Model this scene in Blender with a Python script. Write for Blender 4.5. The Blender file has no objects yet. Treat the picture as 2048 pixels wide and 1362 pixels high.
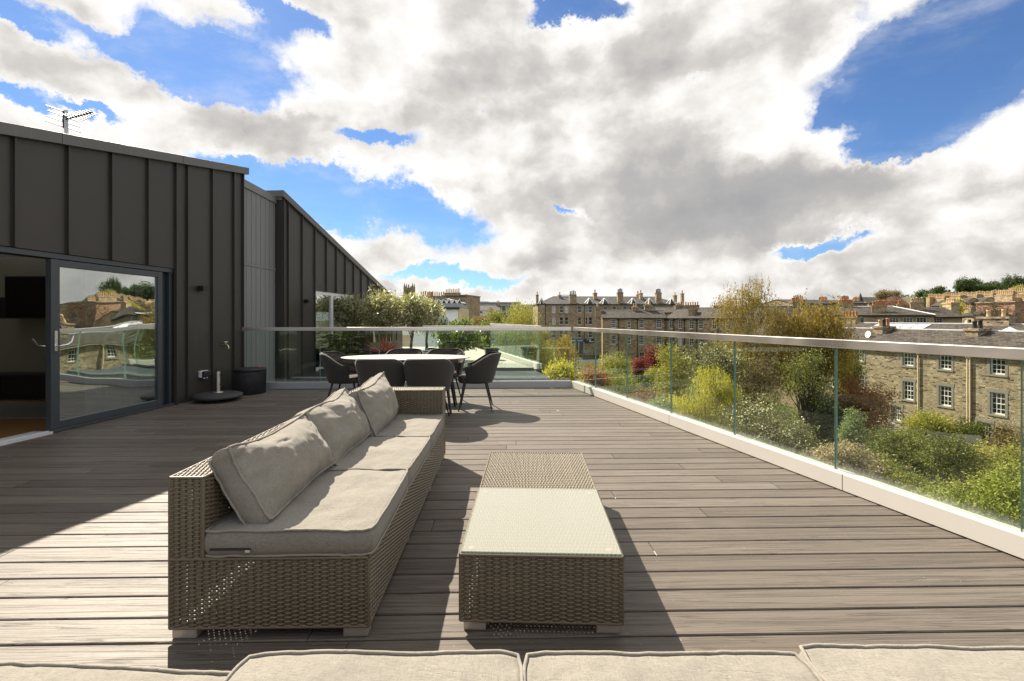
import bpy, math, random
import numpy as np
from mathutils import Vector, Matrix, noise as mnoise

S = bpy.context.scene
C = S.collection
R = math.radians
F, HZ, HC = 910.2, 637.0, 1.3          # focal length in photo pixels, horizon row, eye height

# ------------------------------------------------------------------ camera
cam_d = bpy.data.cameras.new('camera')
cam_d.sensor_width = 36.0
cam_d.lens = 16.0
cam_d.shift_y = -44.0 / 2048.0
cam_d.clip_start = 0.05
cam_d.clip_end = 4000
cam = bpy.data.objects.new('camera', cam_d)
cam.location = (0, 0, HC)
cam.rotation_euler = (R(90), 0, 0)
C.objects.link(cam)
S.camera = cam
S.render.resolution_x, S.render.resolution_y = 1024, 681

S.view_settings.view_transform = 'Standard'
S.view_settings.look = 'None'
S.view_settings.exposure = 1.17
S.view_settings.gamma = 1.0
S.view_settings.use_curve_mapping = False
S.cycles.use_denoising = True
S.cycles.max_bounces = 8
S.cycles.diffuse_bounces = 4
S.cycles.glossy_bounces = 4
S.cycles.transparent_max_bounces = 24
S.cycles.caustics_reflective = False
S.cycles.caustics_refractive = False
S.cycles.sample_clamp_indirect = 6.0


# ------------------------------------------------------------------ node helpers
class NT:
    def __init__(s, tree):
        s.t = tree
        tree.nodes.clear()

    def n(s, typ, ins=None, **props):
        nd = s.t.nodes.new(typ)
        for k, v in props.items():
            setattr(nd, k, v)
        for k, v in (ins or {}).items():
            if v is None:
                continue
            if isinstance(v, bpy.types.NodeSocket):
                s.t.links.new(v, nd.inputs[k])
            else:
                nd.inputs[k].default_value = v
        return nd

    def m(s, op, a, b=None, c=None, clamp=False):
        nd = s.n('ShaderNodeMath', {0: a, 1: b, 2: c}, operation=op)
        nd.use_clamp = clamp
        return nd.outputs[0]

    def vm(s, op, a, b=None):
        nd = s.n('ShaderNodeVectorMath', {0: a, 1: b}, operation=op)
        return nd.outputs['Value'] if op in ('DOT_PRODUCT', 'LENGTH') else nd.outputs[0]

    def scale(s, v, k):
        return s.n('ShaderNodeVectorMath', {0: v, 'Scale': k}, operation='SCALE').outputs[0]

    def noise(s, vec, scale, detail=3.0, rough=0.55, out='Fac', dist=0.0):
        nd = s.n('ShaderNodeTexNoise', {'Vector': vec, 'Scale': scale, 'Detail': detail,
                                        'Roughness': rough, 'Distortion': dist})
        return nd.outputs[out]

    def ramp(s, fac, stops, interp='LINEAR'):
        nd = s.n('ShaderNodeValToRGB', {0: fac})
        cr = nd.color_ramp
        cr.interpolation = interp
        while len(cr.elements) < len(stops):
            cr.elements.new(0.5)
        for e, (p, c) in zip(cr.elements, stops):
            e.position = p
            e.color = (c[0], c[1], c[2], 1)
        return nd.outputs[0]

    def mr(s, x, a, b, c=0.0, d=1.0, typ='SMOOTHSTEP'):
        nd = s.n('ShaderNodeMapRange', {0: x, 1: a, 2: b, 3: c, 4: d}, interpolation_type=typ)
        return nd.outputs[0]

    def mix(s, fac, a, b, typ='MIX'):
        nd = s.n('ShaderNodeMix', None, data_type='RGBA', blend_type=typ)
        for sock, v in ((nd.inputs[0], fac), (nd.inputs[6], a), (nd.inputs[7], b)):
            if isinstance(v, bpy.types.NodeSocket):
                s.t.links.new(v, sock)
            elif isinstance(v, (int, float)):
                sock.default_value = v
            else:
                sock.default_value = (v[0], v[1], v[2], 1)
        return nd.outputs[2]

    def map(s, vec, loc=(0, 0, 0), rot=(0, 0, 0), sc=(1, 1, 1)):
        return s.n('ShaderNodeMapping', {0: vec, 1: loc, 2: rot, 3: sc}).outputs[0]


# ------------------------------------------------------------------ sky with broken cumulus
SUN_TO = Vector((-0.209, 0.28, 0.32)).normalized()       # towards the sun
SUN_EL = math.asin(SUN_TO.z)
SUN_AZ = math.atan2(SUN_TO.x, SUN_TO.y)
W = bpy.data.worlds.new('World')
S.world = W
W.use_nodes = True
w = NT(W.node_tree)
W.cycles.sampling_method = 'MANUAL'
W.cycles.sample_map_resolution = 512


def qdir(px, py):
    d = Vector(((px - 1024) / F, 1.0, (HZ - py) / F)).normalized()
    return d.x / (1 + d.y), d.z / (1 + d.y)


gen = w.n('ShaderNodeTexCoord').outputs['Generated']
sep = w.n('ShaderNodeSeparateXYZ', {0: gen})
dx, dy, dz = sep.outputs
den = w.m('MAXIMUM', w.m('ADD', dy, 1.0), 0.15)
zc = w.m('MAXIMUM', dz, 0.0)
q = w.n('ShaderNodeCombineXYZ', {0: w.m('DIVIDE', dx, den), 1: w.m('DIVIDE', dz, den), 2: 0.0}).outputs[0]
pz = w.m('ADD', zc, 0.30)
plane = w.n('ShaderNodeCombineXYZ', {0: w.m('DIVIDE', dx, pz), 1: w.m('DIVIDE', dy, pz), 2: 0.0}).outputs[0]
warp = w.vm('SUBTRACT', w.noise(w.scale(q, 1.0), 5.0, 9.0, 0.68, 'Color'), (0.5, 0.5, 0.5))
qw = w.vm('ADD', q, w.scale(warp, 0.13))
f1 = w.noise(plane, 1.5, 10.0, 0.60)                 # shapes
f2 = w.noise(w.vm('ADD', w.map(q, sc=(1, 1.4, 1)), (3.1, 7.7, 0)), 13.0, 10.0, 0.62)
fs = w.noise(w.vm('ADD', w.map(q, sc=(1, 1.5, 1)), (5.0, 2.0, 0)), 5.0, 6.0, 0.55)       # billows
SQ = (SUN_TO.x / (1 + SUN_TO.y), SUN_TO.z / (1 + SUN_TO.y), 0)
tosun = w.vm('NORMALIZE', w.vm('SUBTRACT', SQ, q))
qb = w.vm('ADD', w.map(q, sc=(1, 1.35, 1)), w.scale(warp, .05))
fb1 = w.noise(w.vm('ADD', qb, (8.0, 4.0, 0)), 7.5, 9.0, 0.53)
fb2 = w.noise(w.vm('ADD', w.vm('ADD', qb, w.scale(tosun, .026)), (8.0, 4.0, 0)), 7.5, 9.0, 0.53)
relief = w.m('SUBTRACT', fb1, fb2)           # lit on the side towards the sun


def blob_sum(lst, base):
    acc = base
    for px, py, rx, ry, ang, wt in lst:
        cx, cy = qdir(px, py)
        ax, ay = qdir(px + 40, py)
        k = math.hypot(ax - cx, ay - cy) / 40
        e1 = (math.cos(R(ang)) / (rx * k), -math.sin(R(ang)) / (rx * k), 0)
        e2 = (math.sin(R(ang)) / (ry * k), math.cos(R(ang)) / (ry * k), 0)
        d = w.vm('SUBTRACT', qw, (cx, cy, 0))
        a = w.vm('DOT_PRODUCT', d, e1)
        b = w.vm('DOT_PRODUCT', d, e2)
        s2 = w.m('MULTIPLY_ADD', a, a, w.m('MULTIPLY', b, b))
        e = w.m('POWER', 2.718, w.m('MULTIPLY', s2, -1.0))
        acc = w.m('MULTIPLY_ADD', e, wt, acc)
    return acc


# where the blue shows (photo pixel centre, radii, tilt, weight)
holes = [(370, 135, 215, 58, 14, -.95), (40, 60, 60, 36, 20, -.6), (1890, 130, 215, 165, -20, -1.05), (1700, 215, 110, 34, -25, -.6),
         (1770, 275, 120, 55, -35, -.7), (2000, 330, 70, 40, 0, -.2), (800, 425, 140, 42, 8, -.95), (660, 378, 80, 30, 20, -.7),
         (1160, 6, 80, 22, 0, -.8), (1640, 494, 90, 20, -4, -.85), (30, 190, 70, 22, 10, -.6),
         (170, 215, 80, 16, 20, -.5), (545, 352, 110, 26, 18, -.9), (745, 290, 70, 13, 0, -.6), (690, 345, 30, 22, 0, -.35),
         (545, 45, 95, 22, 15, -.62), (1135, 412, 50, 10, 12, -.5), (900, 548, 140, 14, 0, -.6), (1380, 155, 16, 10, 0, -.2),
         (950, 250, 16, 12, 0, -.2), (520, 90, 60, 40, 0, -.3), (1700, 20, 60, 40, 0, -.3),
         (2040, 60, 40, 60, 0, -.3)]
puffs = [(1560, 60, 220, 70, 0, .3), (1700, 350, 120, 22, -8, .35), (2010, 420, 190, 100, -22, .5), (1400, 400, 360, 120, 4, .3),
         (1890, 80, 30, 38, 0, .22), (1710, 250, 40, 16, 0, .12), (190, 40, 130, 40, 25, .55), (90, 130, 130, 26, 22, .3), (330, 200, 260, 70, 16, .3),
         (780, 450, 28, 12, 0, .25), (765, 420, 22, 12, 0, .22), (430, 105, 25, 9, 0, .2), (2046, 125, 14, 14, 0, .3),
         (1100, 590, 900, 40, 0, .2)]
cov = blob_sum(holes + puffs, 0.72)
cov = w.m('MULTIPLY_ADD', w.m('SUBTRACT', f1, 0.5), 0.50, cov)
cov = w.m('MULTIPLY_ADD', w.m('SUBTRACT', f2, 0.5), 0.50, cov)
cov = w.m('MULTIPLY_ADD', w.m('SUBTRACT', fb1, 0.5), 0.55, cov)
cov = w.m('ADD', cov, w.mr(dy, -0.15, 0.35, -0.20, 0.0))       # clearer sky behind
wisp = w.noise(w.vm('ADD', w.map(q, rot=(0, 0, -.35), sc=(1, 2.6, 1)), (1.0, 6.0, 0)), 7.0, 9.0, 0.66)
veil = w.m('MULTIPLY', w.mr(wisp, .46, .74, 0.04, .42), w.mr(cov, -.25, .40, .25, 1.0))
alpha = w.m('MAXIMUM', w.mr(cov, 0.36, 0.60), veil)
# grey undersides
greys = [(1470, 410, 300, 85, 3, .46), (1650, 375, 130, 40, 0, .22), (1330, 300, 130, 80, 0, .20), (1150, 165, 190, 75, -10, .30),
         (470, 215, 150, 34, 16, .20), (620, 265, 80, 26, 16, .15), (900, 200, 90, 60, -20, .10), (940, 30, 60, 60, 0, .12),
         (1080, 525, 55, 34, 0, .28), (1190, 530, 40, 14, 0, .14), (1930, 500, 190, 55, -8, .22), (1960, 380, 90, 30, -15, .1),
         (1330, 120, 200, 60, 0, .12), (1560, 150, 120, 60, -30, .16), (960, 390, 120, 40, 0, .1), (1500, 560, 500, 20, 0, .12),
         (880, 370, 60, 25, 0, .12), (820, 495, 90, 22, 0, .08)]
gsum = blob_sum(greys, 0.0)
gsum = w.m('MULTIPLY', gsum, w.mr(cov, 0.50, 0.95, 0.2, 1.0))
g2 = w.m('MULTIPLY_ADD', w.m('SUBTRACT', fs, 0.52), -0.35, gsum)
g2 = w.m('MULTIPLY_ADD', relief, -1.45, g2)
g2 = w.m('ADD', g2, w.mr(cov, 0.40, 0.85, -0.07, 0.04))
g2 = w.m('MAXIMUM', w.m('ADD', g2, 0.06), 0.0)
cloud_col = w.ramp(g2, [(0.0, (1.0, .985, .96)), (0.10, (.90, .875, .84)), (0.24, (.66, .635, .605)),
                        (0.42, (.49, .475, .465)), (0.65, (.41, .41, .415)), (1.0, (.32, .325, .34))])
cloud_col = w.n('ShaderNodeVectorMath', {0: cloud_col, 'Scale': 4.7}, operation='SCALE').outputs[0]
sky = w.n('ShaderNodeTexSky', None, sky_type='NISHITA', sun_disc=False, sun_elevation=SUN_EL,
          sun_rotation=SUN_AZ, altitude=100, air_density=0.9, dust_density=0.15, ozone_density=3.0)
sky_blue = w.mix(1.0, sky.outputs[0], (0.37, 0.49, 0.62), 'MULTIPLY')
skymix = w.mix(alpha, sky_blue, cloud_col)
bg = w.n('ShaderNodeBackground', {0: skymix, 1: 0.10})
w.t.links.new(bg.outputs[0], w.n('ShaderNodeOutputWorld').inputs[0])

sun_d = bpy.data.lights.new('sun', 'SUN')
sun_d.energy = 5.0
sun_d.angle = R(0.5)
sun_d.color = (1.0, 0.91, 0.76)
sun = bpy.data.objects.new('sun', sun_d)
sun.rotation_euler = (-SUN_TO).to_track_quat('-Z', 'Y').to_euler()
sun.location = (-20, 28, 32)
C.objects.link(sun)

# ------------------------------------------------------------------ mesh helpers


def auto_uv(me, vco):
    nl = len(me.loops)
    if nl == 0:
        return
    npoly = len(me.polygons)
    nrm = np.zeros(npoly * 3)
    me.polygons.foreach_get('normal', nrm)
    nrm = nrm.reshape(-1, 3)
    tot = np.zeros(npoly, dtype=np.int32)
    me.polygons.foreach_get('loop_total', tot)
    li = np.zeros(nl, dtype=np.int32)
    me.loops.foreach_get('vertex_index', li)
    n = np.repeat(nrm, tot, axis=0)
    p = vco[li]
    flat = np.abs(n[:, 2]) > 0.95
    t = np.stack([-n[:, 1], n[:, 0], np.zeros(nl)], 1)
    t /= np.maximum(np.linalg.norm(t, axis=1, keepdims=True), 1e-6)
    u = np.where(flat, p[:, 0], (p * t).sum(1))
    v = np.where(flat, p[:, 1], p[:, 2] / np.maximum(np.sqrt(1 - np.minimum(n[:, 2] ** 2, .96)), .2))
    uv = me.uv_layers.new(name='UVMap')
    uv.data.foreach_set('uv', np.stack([u, v], 1).astype(np.float32).ravel())


def link(o, parent=None):
    C.objects.link(o)
    if parent is not None:
        o.parent = parent
    return o


class MB:
    def __init__(s):
        s.v, s.f, s.sm, s.mi = [], [], [], []

    def add(s, vs, fs, sm=False, mi=0):
        o = len(s.v)
        s.v += [tuple(v) for v in vs]
        s.f += [tuple(i + o for i in f) for f in fs]
        s.sm += [sm] * len(fs)
        s.mi += [mi] * len(fs)
        return s

    def quad(s, a, b, c, d, mi=0):
        return s.add([a, b, c, d], [(0, 1, 2, 3)], mi=mi)

    def bx(s, x0, x1, y0, y1, z0, z1, mi=0):
        return s.add([(x0, y0, z0), (x1, y0, z0), (x1, y1, z0), (x0, y1, z0),
                      (x0, y0, z1), (x1, y0, z1), (x1, y1, z1), (x0, y1, z1)],
                     [(3, 2, 1, 0), (4, 5, 6, 7), (0, 1, 5, 4), (1, 2, 6, 5), (2, 3, 7, 6), (3, 0, 4, 7)], mi=mi)

    def hexa(s, p, mi=0):      # 8 points: bottom ring ccw, top ring ccw
        return s.add(p, [(3, 2, 1, 0), (4, 5, 6, 7), (0, 1, 5, 4), (1, 2, 6, 5), (2, 3, 7, 6), (3, 0, 4, 7)], mi=mi)

    def tube(s, pts, r, n=8, cap=True, sm=True, mi=0):
        pts = [Vector(p) for p in pts]
        rs = r if isinstance(r, (list, tuple)) else [r] * len(pts)
        vs, fs = [], []
        up = None
        for i, p in enumerate(pts):
            a = pts[max(i - 1, 0)]
            b = pts[min(i + 1, len(pts) - 1)]
            d = (b - a).normalized() if (b - a).length > 1e-9 else Vector((0, 0, 1))
            if up is None:
                up = Vector((0, 0, 1)) if abs(d.z) < .9 else Vector((1, 0, 0))
            x = d.cross(up)
            if x.length < 1e-4:
                x = d.cross(Vector((0, 1, 0.1)))
            x.normalize()
            y = d.cross(x).normalized()
            up = x.cross(d)
            for k in range(n):
                a_ = 2 * math.pi * k / n
                vs.append(p + x * (math.cos(a_) * rs[i]) - y * (math.sin(a_) * rs[i]))
        for i in range(len(pts) - 1):
            for k in range(n):
                k2 = (k + 1) % n
                fs.append((i * n + k, i * n + k2, (i + 1) * n + k2, (i + 1) * n + k))
        s.add(vs, fs, sm, mi)
        if cap:
            m = len(pts) - 1
            s.add(vs[:n], [tuple(range(n - 1, -1, -1))], False, mi)
            s.add(vs[m * n:], [tuple(range(n))], False, mi)
        return s

    def lathe(s, prof, c=(0, 0, 0), n=24, sm=True, mi=0):    # prof (r, z) bottom to top
        vs, fs = [], []
        for r, z in prof:
            for k in range(n):
                a = 2 * math.pi * k / n
                vs.append((c[0] + r * math.cos(a), c[1] + r * math.sin(a), c[2] + z))
        for i in range(len(prof) - 1):
            for k in range(n):
                k2 = (k + 1) % n
                fs.append((i * n + k, i * n + k2, (i + 1) * n + k2, (i + 1) * n + k))
        if prof[0][0] > 1e-5:
            fs.append(tuple(range(n - 1, -1, -1)))
        if prof[-1][0] > 1e-5:
            o = (len(prof) - 1) * n
            fs.append(tuple(o + k for k in range(n)))
        return s.add(vs, fs, sm, mi)

    def mesh(s, name, mats):
        me = bpy.data.meshes.new(name)
        me.from_pydata(s.v, [], s.f)
        me.polygons.foreach_set('use_smooth', s.sm)
        me.polygons.foreach_set('material_index', s.mi)
        for m in (mats if isinstance(mats, (list, tuple)) else [mats]):
            me.materials.append(m)
        me.update()
        auto_uv(me, np.array(s.v, dtype=float))
        return me

    def build(s, name, mats, parent=None, loc=(0, 0, 0), rz=0.0, bevel=0.0, seg=2):
        o = bpy.data.objects.new(name, s.mesh(name, mats))
        o.location = loc
        o.rotation_euler = (0, 0, rz)
        if bevel:
            b = o.modifiers.new('bevel', 'BEVEL')
            b.width = bevel
            b.segments = seg
            b.limit_method = 'ANGLE'
            b.angle_limit = R(40)
        return link(o, parent)


def np_mesh(name, verts, quads, mats, uv=None, smooth=False):
    me = bpy.data.meshes.new(name)
    nv, nf = len(verts), len(quads)
    k = quads.shape[1]
    me.vertices.add(nv)
    me.vertices.foreach_set('co', verts.astype(np.float32).ravel())
    me.loops.add(nf * k)
    me.loops.foreach_set('vertex_index', quads.astype(np.int32).ravel())
    me.polygons.add(nf)
    me.polygons.foreach_set('loop_start', np.arange(0, nf * k, k, dtype=np.int32))
    me.polygons.foreach_set('loop_total', np.full(nf, k, dtype=np.int32))
    me.update(calc_edges=True)
    if smooth:
        me.polygons.foreach_set('use_smooth', np.ones(nf, dtype=bool))
    if uv is not None:
        l = me.uv_layers.new(name='UVMap')
        l.data.foreach_set('uv', uv.astype(np.float32).ravel())
    for m in (mats if isinstance(mats, (list, tuple)) else [mats]):
        me.materials.append(m)
    me.update()
    return me


def tag(o, label, cat, group=None, kind=None):
    if label:
        o['label'] = label
    if cat:
        o['category'] = cat
    if group:
        o['group'] = group
    if kind:
        o['kind'] = kind
    return o


def thing(name, label, cat, loc=(0, 0, 0), rz=0.0, group=None):
    o = bpy.data.objects.new(name, None)
    o.empty_display_size = .2
    o.location = loc
    o.rotation_euler = (0, 0, rz)
    C.objects.link(o)
    return tag(o, label, cat, group)


def dup(root, loc, rz, label=None):
    def cp(o, par):
        c = o.copy()
        C.objects.link(c)
        if par is not None:
            c.parent = par
        for ch in list(o.children):
            cp(ch, c)
        return c
    r = cp(root, None)
    r.location = loc
    r.rotation_euler = (0, 0, rz)
    if label:
        r['label'] = label
    return r


def G(px, py, z=0.0):          # point on the level z seen at a photo pixel
    y = F * (HC - z) / (py - HZ)
    return Vector(((px - 1024) / F * y, y, z))


def A(px, py, Y):              # point at depth Y seen at a photo pixel
    return Vector(((px - 1024) / F * Y, Y, HC - (py - HZ) * Y / F))


# ------------------------------------------------------------------ materials
M = {}


def mat(name):
    m = bpy.data.materials.new(name)
    m.use_nodes = True
    t = NT(m.node_tree)
    out = t.n('ShaderNodeOutputMaterial')
    M[name] = m
    return t, out


def bsdf(t, out, color, rough=0.6, metal=0.0, spec=0.5, bump=None, bdist=0.01, bstr=1.0, **kw):
    ins = {'Base Color': color if isinstance(color, bpy.types.NodeSocket) else (color[0], color[1], color[2], 1),
           'Roughness': rough, 'Metallic': metal, 'Specular IOR Level': spec}
    ins.update(kw)
    b = t.n('ShaderNodeBsdfPrincipled', ins)
    if bump is not None:
        bn = t.n('ShaderNodeBump', {'Height': bump, 'Distance': bdist, 'Strength': bstr})
        t.t.links.new(bn.outputs[0], b.inputs['Normal'])
    t.t.links.new(b.outputs[0], out.inputs[0])
    return b


def plain(name, col, rough=0.6, metal=0.0, spec=0.5, vary=0.12, vscale=6.0, bump=0.0, bscale=120.0):
    t, o = mat(name)
    oc = t.n('ShaderNodeTexCoord').outputs['Object']
    n = t.noise(oc, vscale, 4.0, .6)
    c = t.mix(n, [x * (1 - vary) for x in col], [min(x * (1 + vary), 1) for x in col])
    bp = t.noise(oc, bscale, 2.0) if bump else None
    rv = t.mr(n, 0.2, 0.8, max(rough - .07, .02), min(rough + .07, 1), 'LINEAR')
    bsdf(t, o, c, rv, metal, spec, bump=bp, bdist=bump or .01)
    return M[name]


def make_materials():
    # composite deck boards
    t, o = mat('deck_composite')
    oc = t.n('ShaderNodeTexCoord').outputs['Object']
    at = t.n('ShaderNodeAttribute', None, attribute_name='var').outputs['Color']
    sp = t.n('ShaderNodeSeparateColor', {0: at})
    off = t.n('ShaderNodeCombineXYZ', {0: t.m('MULTIPLY', sp.outputs[0], 40.0), 1: 0.0, 2: t.m('MULTIPLY', sp.outputs[1], 20.0)}).outputs[0]
    v = t.vm('ADD', oc, off)
    grain = t.noise(t.map(v, sc=(1.3, 85, 1)), 1.5, 5.0, .68)
    ring = t.noise(t.map(v, sc=(.7, 22, 1)), 1.2, 3.0, .5, dist=.9)
    fine = t.noise(t.map(v, sc=(14, 260, 1)), 1.0, 2.0, .6)
    blot = t.noise(oc, 1.1, 4.0, .6)
    base = t.mix(sp.outputs[0], (.112, .091, .074), (.178, .150, .124))
    c = t.mix(t.mr(grain, .34, .62), t.mix(0.62, base, (.040, .032, .028)), base)
    c = t.mix(t.mr(fine, .5, .75, 0, .35), c, (.05, .04, .033))
    c = t.mix(t.mr(ring, .35, .65, 0, .35), c, t.mix(.5, base, (.20, .175, .152)))
    c = t.mix(t.mr(blot, .55, .78, 0, .25), c, (.20, .175, .15))
    line = t.mr(t.m('ABSOLUTE', t.m('SUBTRACT', ring, .5)), 0.0, .022, 1.0, 0.0)
    c = t.mix(t.m('MULTIPLY', line, .45), c, (.035, .028, .024))
    dot = t.noise(oc, 55, 1.0)
    c = t.mix(t.mr(dot, .74, .80, 0, .5), c, (.30, .27, .24))
    spot = t.n('ShaderNodeTexVoronoi', {'Vector': t.vm('ADD', oc, t.scale(t.noise(oc, 9.0, 2.0, .5, 'Color'), .12)), 'Scale': .9}).outputs['Distance']
    c = t.mix(t.mr(spot, .012, .034, .8, 0), c, (.42, .38, .33))
    mark = t.noise(t.map(oc, loc=(4, 9, 0), sc=(1, 2.4, 1)), 2.6, 5.0, .7)
    c = t.mix(t.mr(mark, .62, .76, 0, .35), c, (.24, .21, .18))
    h = t.m('ADD', t.m('MULTIPLY', grain, .7), t.m('MULTIPLY', fine, .5))
    h = t.m('SUBTRACT', h, t.m('MULTIPLY', line, .5))
    bsdf(t, o, c, t.mr(grain, .2, .8, .62, .48, 'LINEAR'), 0, .30, bump=h, bdist=.0016)
    # standing seam metal
    for nm, col in (('zinc_cladding', (.055, .050, .045)), ('zinc_fascia', (.13, .128, .122)), ('zinc_boxed', (.058, .052, .047))):
        t, o = mat(nm)
        oc = t.n('ShaderNodeTexCoord').outputs['Object']
        n = t.noise(oc, 1.3, 5.0, .62)
        st = t.noise(t.map(oc, sc=(5, 5, .35)), 2.0, 4.0, .6)
        sp_ = t.noise(oc, 60, 1.0)
        c = t.mix(n, [x * .72 for x in col], [x * 1.3 for x in col])
        c = t.mix(t.mr(st, .55, .8, 0, .35), c, [x * 1.7 for x in col])
        c = t.mix(t.mr(sp_, .76, .82, 0, .4), c, (.2, .19, .17))
        bsdf(t, o, c, t.mr(n, .3, .7, .40, .56, 'LINEAR'), .35, .5, bump=t.noise(oc, 2.2, 2.0), bdist=.012, bstr=.5)
    # grey painted boards
    t, o = mat('grey_boards')
    oc = t.n('ShaderNodeTexCoord').outputs['Object']
    n = t.noise(t.map(oc, sc=(30, 30, 1.5)), 1.0, 4.0, .6)
    c = t.mix(n, (.155, .16, .162), (.22, .225, .227))
    bsdf(t, o, c, .42, 0, .5, bump=n, bdist=.002)
    plain('frame_anthracite', (.050, .060, .068), .38, 0.1, .5, .1)
    plain('black_metal', (.016, .016, .017), .42, 0.2, .5, .15)
    plain('black_plastic', (.020, .020, .022), .5, 0, .4, .2, bump=.001, bscale=200)
    plain('white_kerb', (.58, .55, .50), .48, 0, .5, .06, 1.5)
    plain('grey_kerb', (.40, .40, .42), .42, .2, .5, .08, 1.5)
    plain('white_paint', (.78, .77, .74), .45, 0, .5, .06, 3)
    plain('white_render', (.86, .87, .88), .8, 0, .3, .06, .6)
    plain('cream_render', (.62, .50, .34), .85, 0, .3, .1, .8)
    plain('chrome', (.75, .75, .76), .18, 1.0, .5, .03)
    plain('foot_steel', (.55, .52, .47), .42, .6, .5, .08, 20)
    plain('brass', (.62, .46, .20), .3, 1.0, .5, .1, 30)
    plain('lead', (.60, .61, .63), .55, .1, .4, .12, 2)
    plain('terracotta', (.42, .20, .10), .85, 0, .3, .2, 3)
    plain('buff_pot', (.55, .40, .23), .85, 0, .3, .2, 3)
    plain('dark_pot', (.035, .032, .03), .6, 0, .3, .2, 3)
    plain('tarmac', (.05, .05, .05), .9, 0, .3, .2, .5)
    plain('room_wall', (.26, .245, .175), .9, 0, .2, .04, 1)
    plain('room_floor', (.30, .15, .05), .4, 0, .5, .25, 2)
    plain('carpet', (.22, .20, .17), .95, 0, .2, .1, 8)
    plain('curtain', (.55, .58, .50), .9, 0, .2, .1, 3)
    plain('terrace_slab', (.42, .40, .35), .85, 0, .3, .1, 2)
    plain('dark_fascia', (.030, .036, .042), .38, .2, .5, .15, 2)
    plain('tabletop', (.44, .385, .335), .42, 0, .5, .07, 12)
    plain('granite', (.045, .045, .047), .6, 0, .4, .3, 60, bump=.002, bscale=150)
    plain('cream_cushion', (.70, .64, .52), .9, 0, .2, .05, 5)
    plain('blue_glaze', (.05, .10, .28), .2, 0, .6, .3, 8)
    plain('white_glaze', (.72, .75, .78), .2, 0, .6, .05, 8)
    plain('sign_blue', (.015, .10, .24), .4, 0, .5, .08, 4)
    plain('sign_navy', (.008, .015, .035), .4, 0, .5, .08, 4)
    plain('red_plastic', (.45, .06, .04), .5, 0, .4, .1, 4)
    plain('orange_plastic', (.60, .30, .10), .5, 0, .4, .05, 4)
    plain('blue_plastic', (.05, .20, .50), .5, 0, .4, .1, 4)
    plain('shed_timber', (.20, .11, .05), .8, 0, .3, .25, 5)
    plain('shed_roof', (.07, .065, .06), .85, 0, .3, .2, 5)
    plain('grey_metal_roof', (.30, .32, .34), .5, .1, .5, .1, .3)
    plain('far_glass', (.06, .075, .09), .15, 0, .6, .3, .2)
    t, o = mat('stainless')
    oc = t.n('ShaderNodeTexCoord').outputs['Object']
    br = t.noise(t.map(oc, sc=(3, 300, 300)), 1.0, 3.0, .6)
    sm = t.noise(oc, 2.3, 3.0, .5)
    c = t.mix(sm, (.70, .635, .565), (.80, .745, .685))
    bsdf(t, o, c, t.mr(sm, .3, .7, .24, .42, 'LINEAR'), .92, .5, bump=br, bdist=.0004)
    # glass of the balustrades: clear, faint green, dusty along the foot
    t, o = mat('clear_glass')
    oc = t.n('ShaderNodeTexCoord').outputs['Object']
    z = t.n('ShaderNodeSeparateXYZ', {0: oc}).outputs[2]
    streak = t.noise(t.map(oc, sc=(42, 42, 5)), 1.0, 4.0, .7)
    dirt = t.m('MULTIPLY', t.mr(t.m('MULTIPLY_ADD', streak, .13, z), .18, .27, 1.0, 0.0), .20)
    dirt = t.m('ADD', dirt, t.mr(t.noise(oc, 2.2, 4.0, .65), .5, .85, 0.0, .03), clamp=True)
    fc = t.n('ShaderNodeLayerWeight', {0: .5}).outputs['Facing']
    fr = t.m('MULTIPLY_ADD', t.m('POWER', fc, 5.0), .55, .025)
    tr = t.n('ShaderNodeBsdfTransparent', {0: (.93, .965, .935, 1)})
    gl = t.n('ShaderNodeBsdfGlossy', {0: (.9, 1, .95, 1), 'Roughness': 0.0})
    df = t.n('ShaderNodeBsdfDiffuse', {0: (.62, .64, .58, 1)})
    m1 = t.n('ShaderNodeMixShader', {0: fr, 1: tr.outputs[0], 2: gl.outputs[0]})
    m2 = t.n('ShaderNodeMixShader', {0: dirt, 1: m1.outputs[0], 2: df.outputs[0]})
    t.t.links.new(m2.outputs[0], o.inputs[0])
    t, o = mat('glass_edge')
    bsdf(t, o, (.17, .29, .24), .15, 0, .7)
    # sliding door / window glass: dim room shows through a strong reflection
    t, o = mat('door_glass')
    fc = t.n('ShaderNodeLayerWeight', {0: .5}).outputs['Facing']
    fr = t.m('MULTIPLY_ADD', t.m('POWER', fc, 5.0), .5, .48)
    wv = t.n('ShaderNodeBump', {'Height': t.noise(t.n('ShaderNodeTexCoord').outputs['Object'], 1.2, 1.0), 'Distance': .012, 'Strength': .5})
    tr = t.n('ShaderNodeBsdfTransparent', {0: (.72, .77, .74, 1)})
    gl = t.n('ShaderNodeBsdfGlossy', {0: (.97, 1, .98, 1), 'Roughness': 0.0, 'Normal': wv.outputs[0]})
    m1 = t.n('ShaderNodeMixShader', {0: fr, 1: tr.outputs[0], 2: gl.outputs[0]})
    t.t.links.new(m1.outputs[0], o.inputs[0])
    t, o = mat('house_pane')
    oi = t.n('ShaderNodeObjectInfo').outputs['Random']
    c = t.ramp(oi, [(0, (.015, .016, .018)), (.6, (.03, .03, .032)), (.8, (.10, .12, .13)), (.9, (.45, .44, .40))], 'CONSTANT')
    bsdf(t, o, c, .06, 0, .6)
    t, o = mat('tv_screen')
    bsdf(t, o, (.004, .004, .005), .12, 0, .4)
    # glass table top
    t, o = mat('table_glass')
    fc = t.n('ShaderNodeLayerWeight', {0: .5}).outputs['Facing']
    fr = t.m('MULTIPLY_ADD', t.m('POWER', fc, 5.0), .9, .045)
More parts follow.
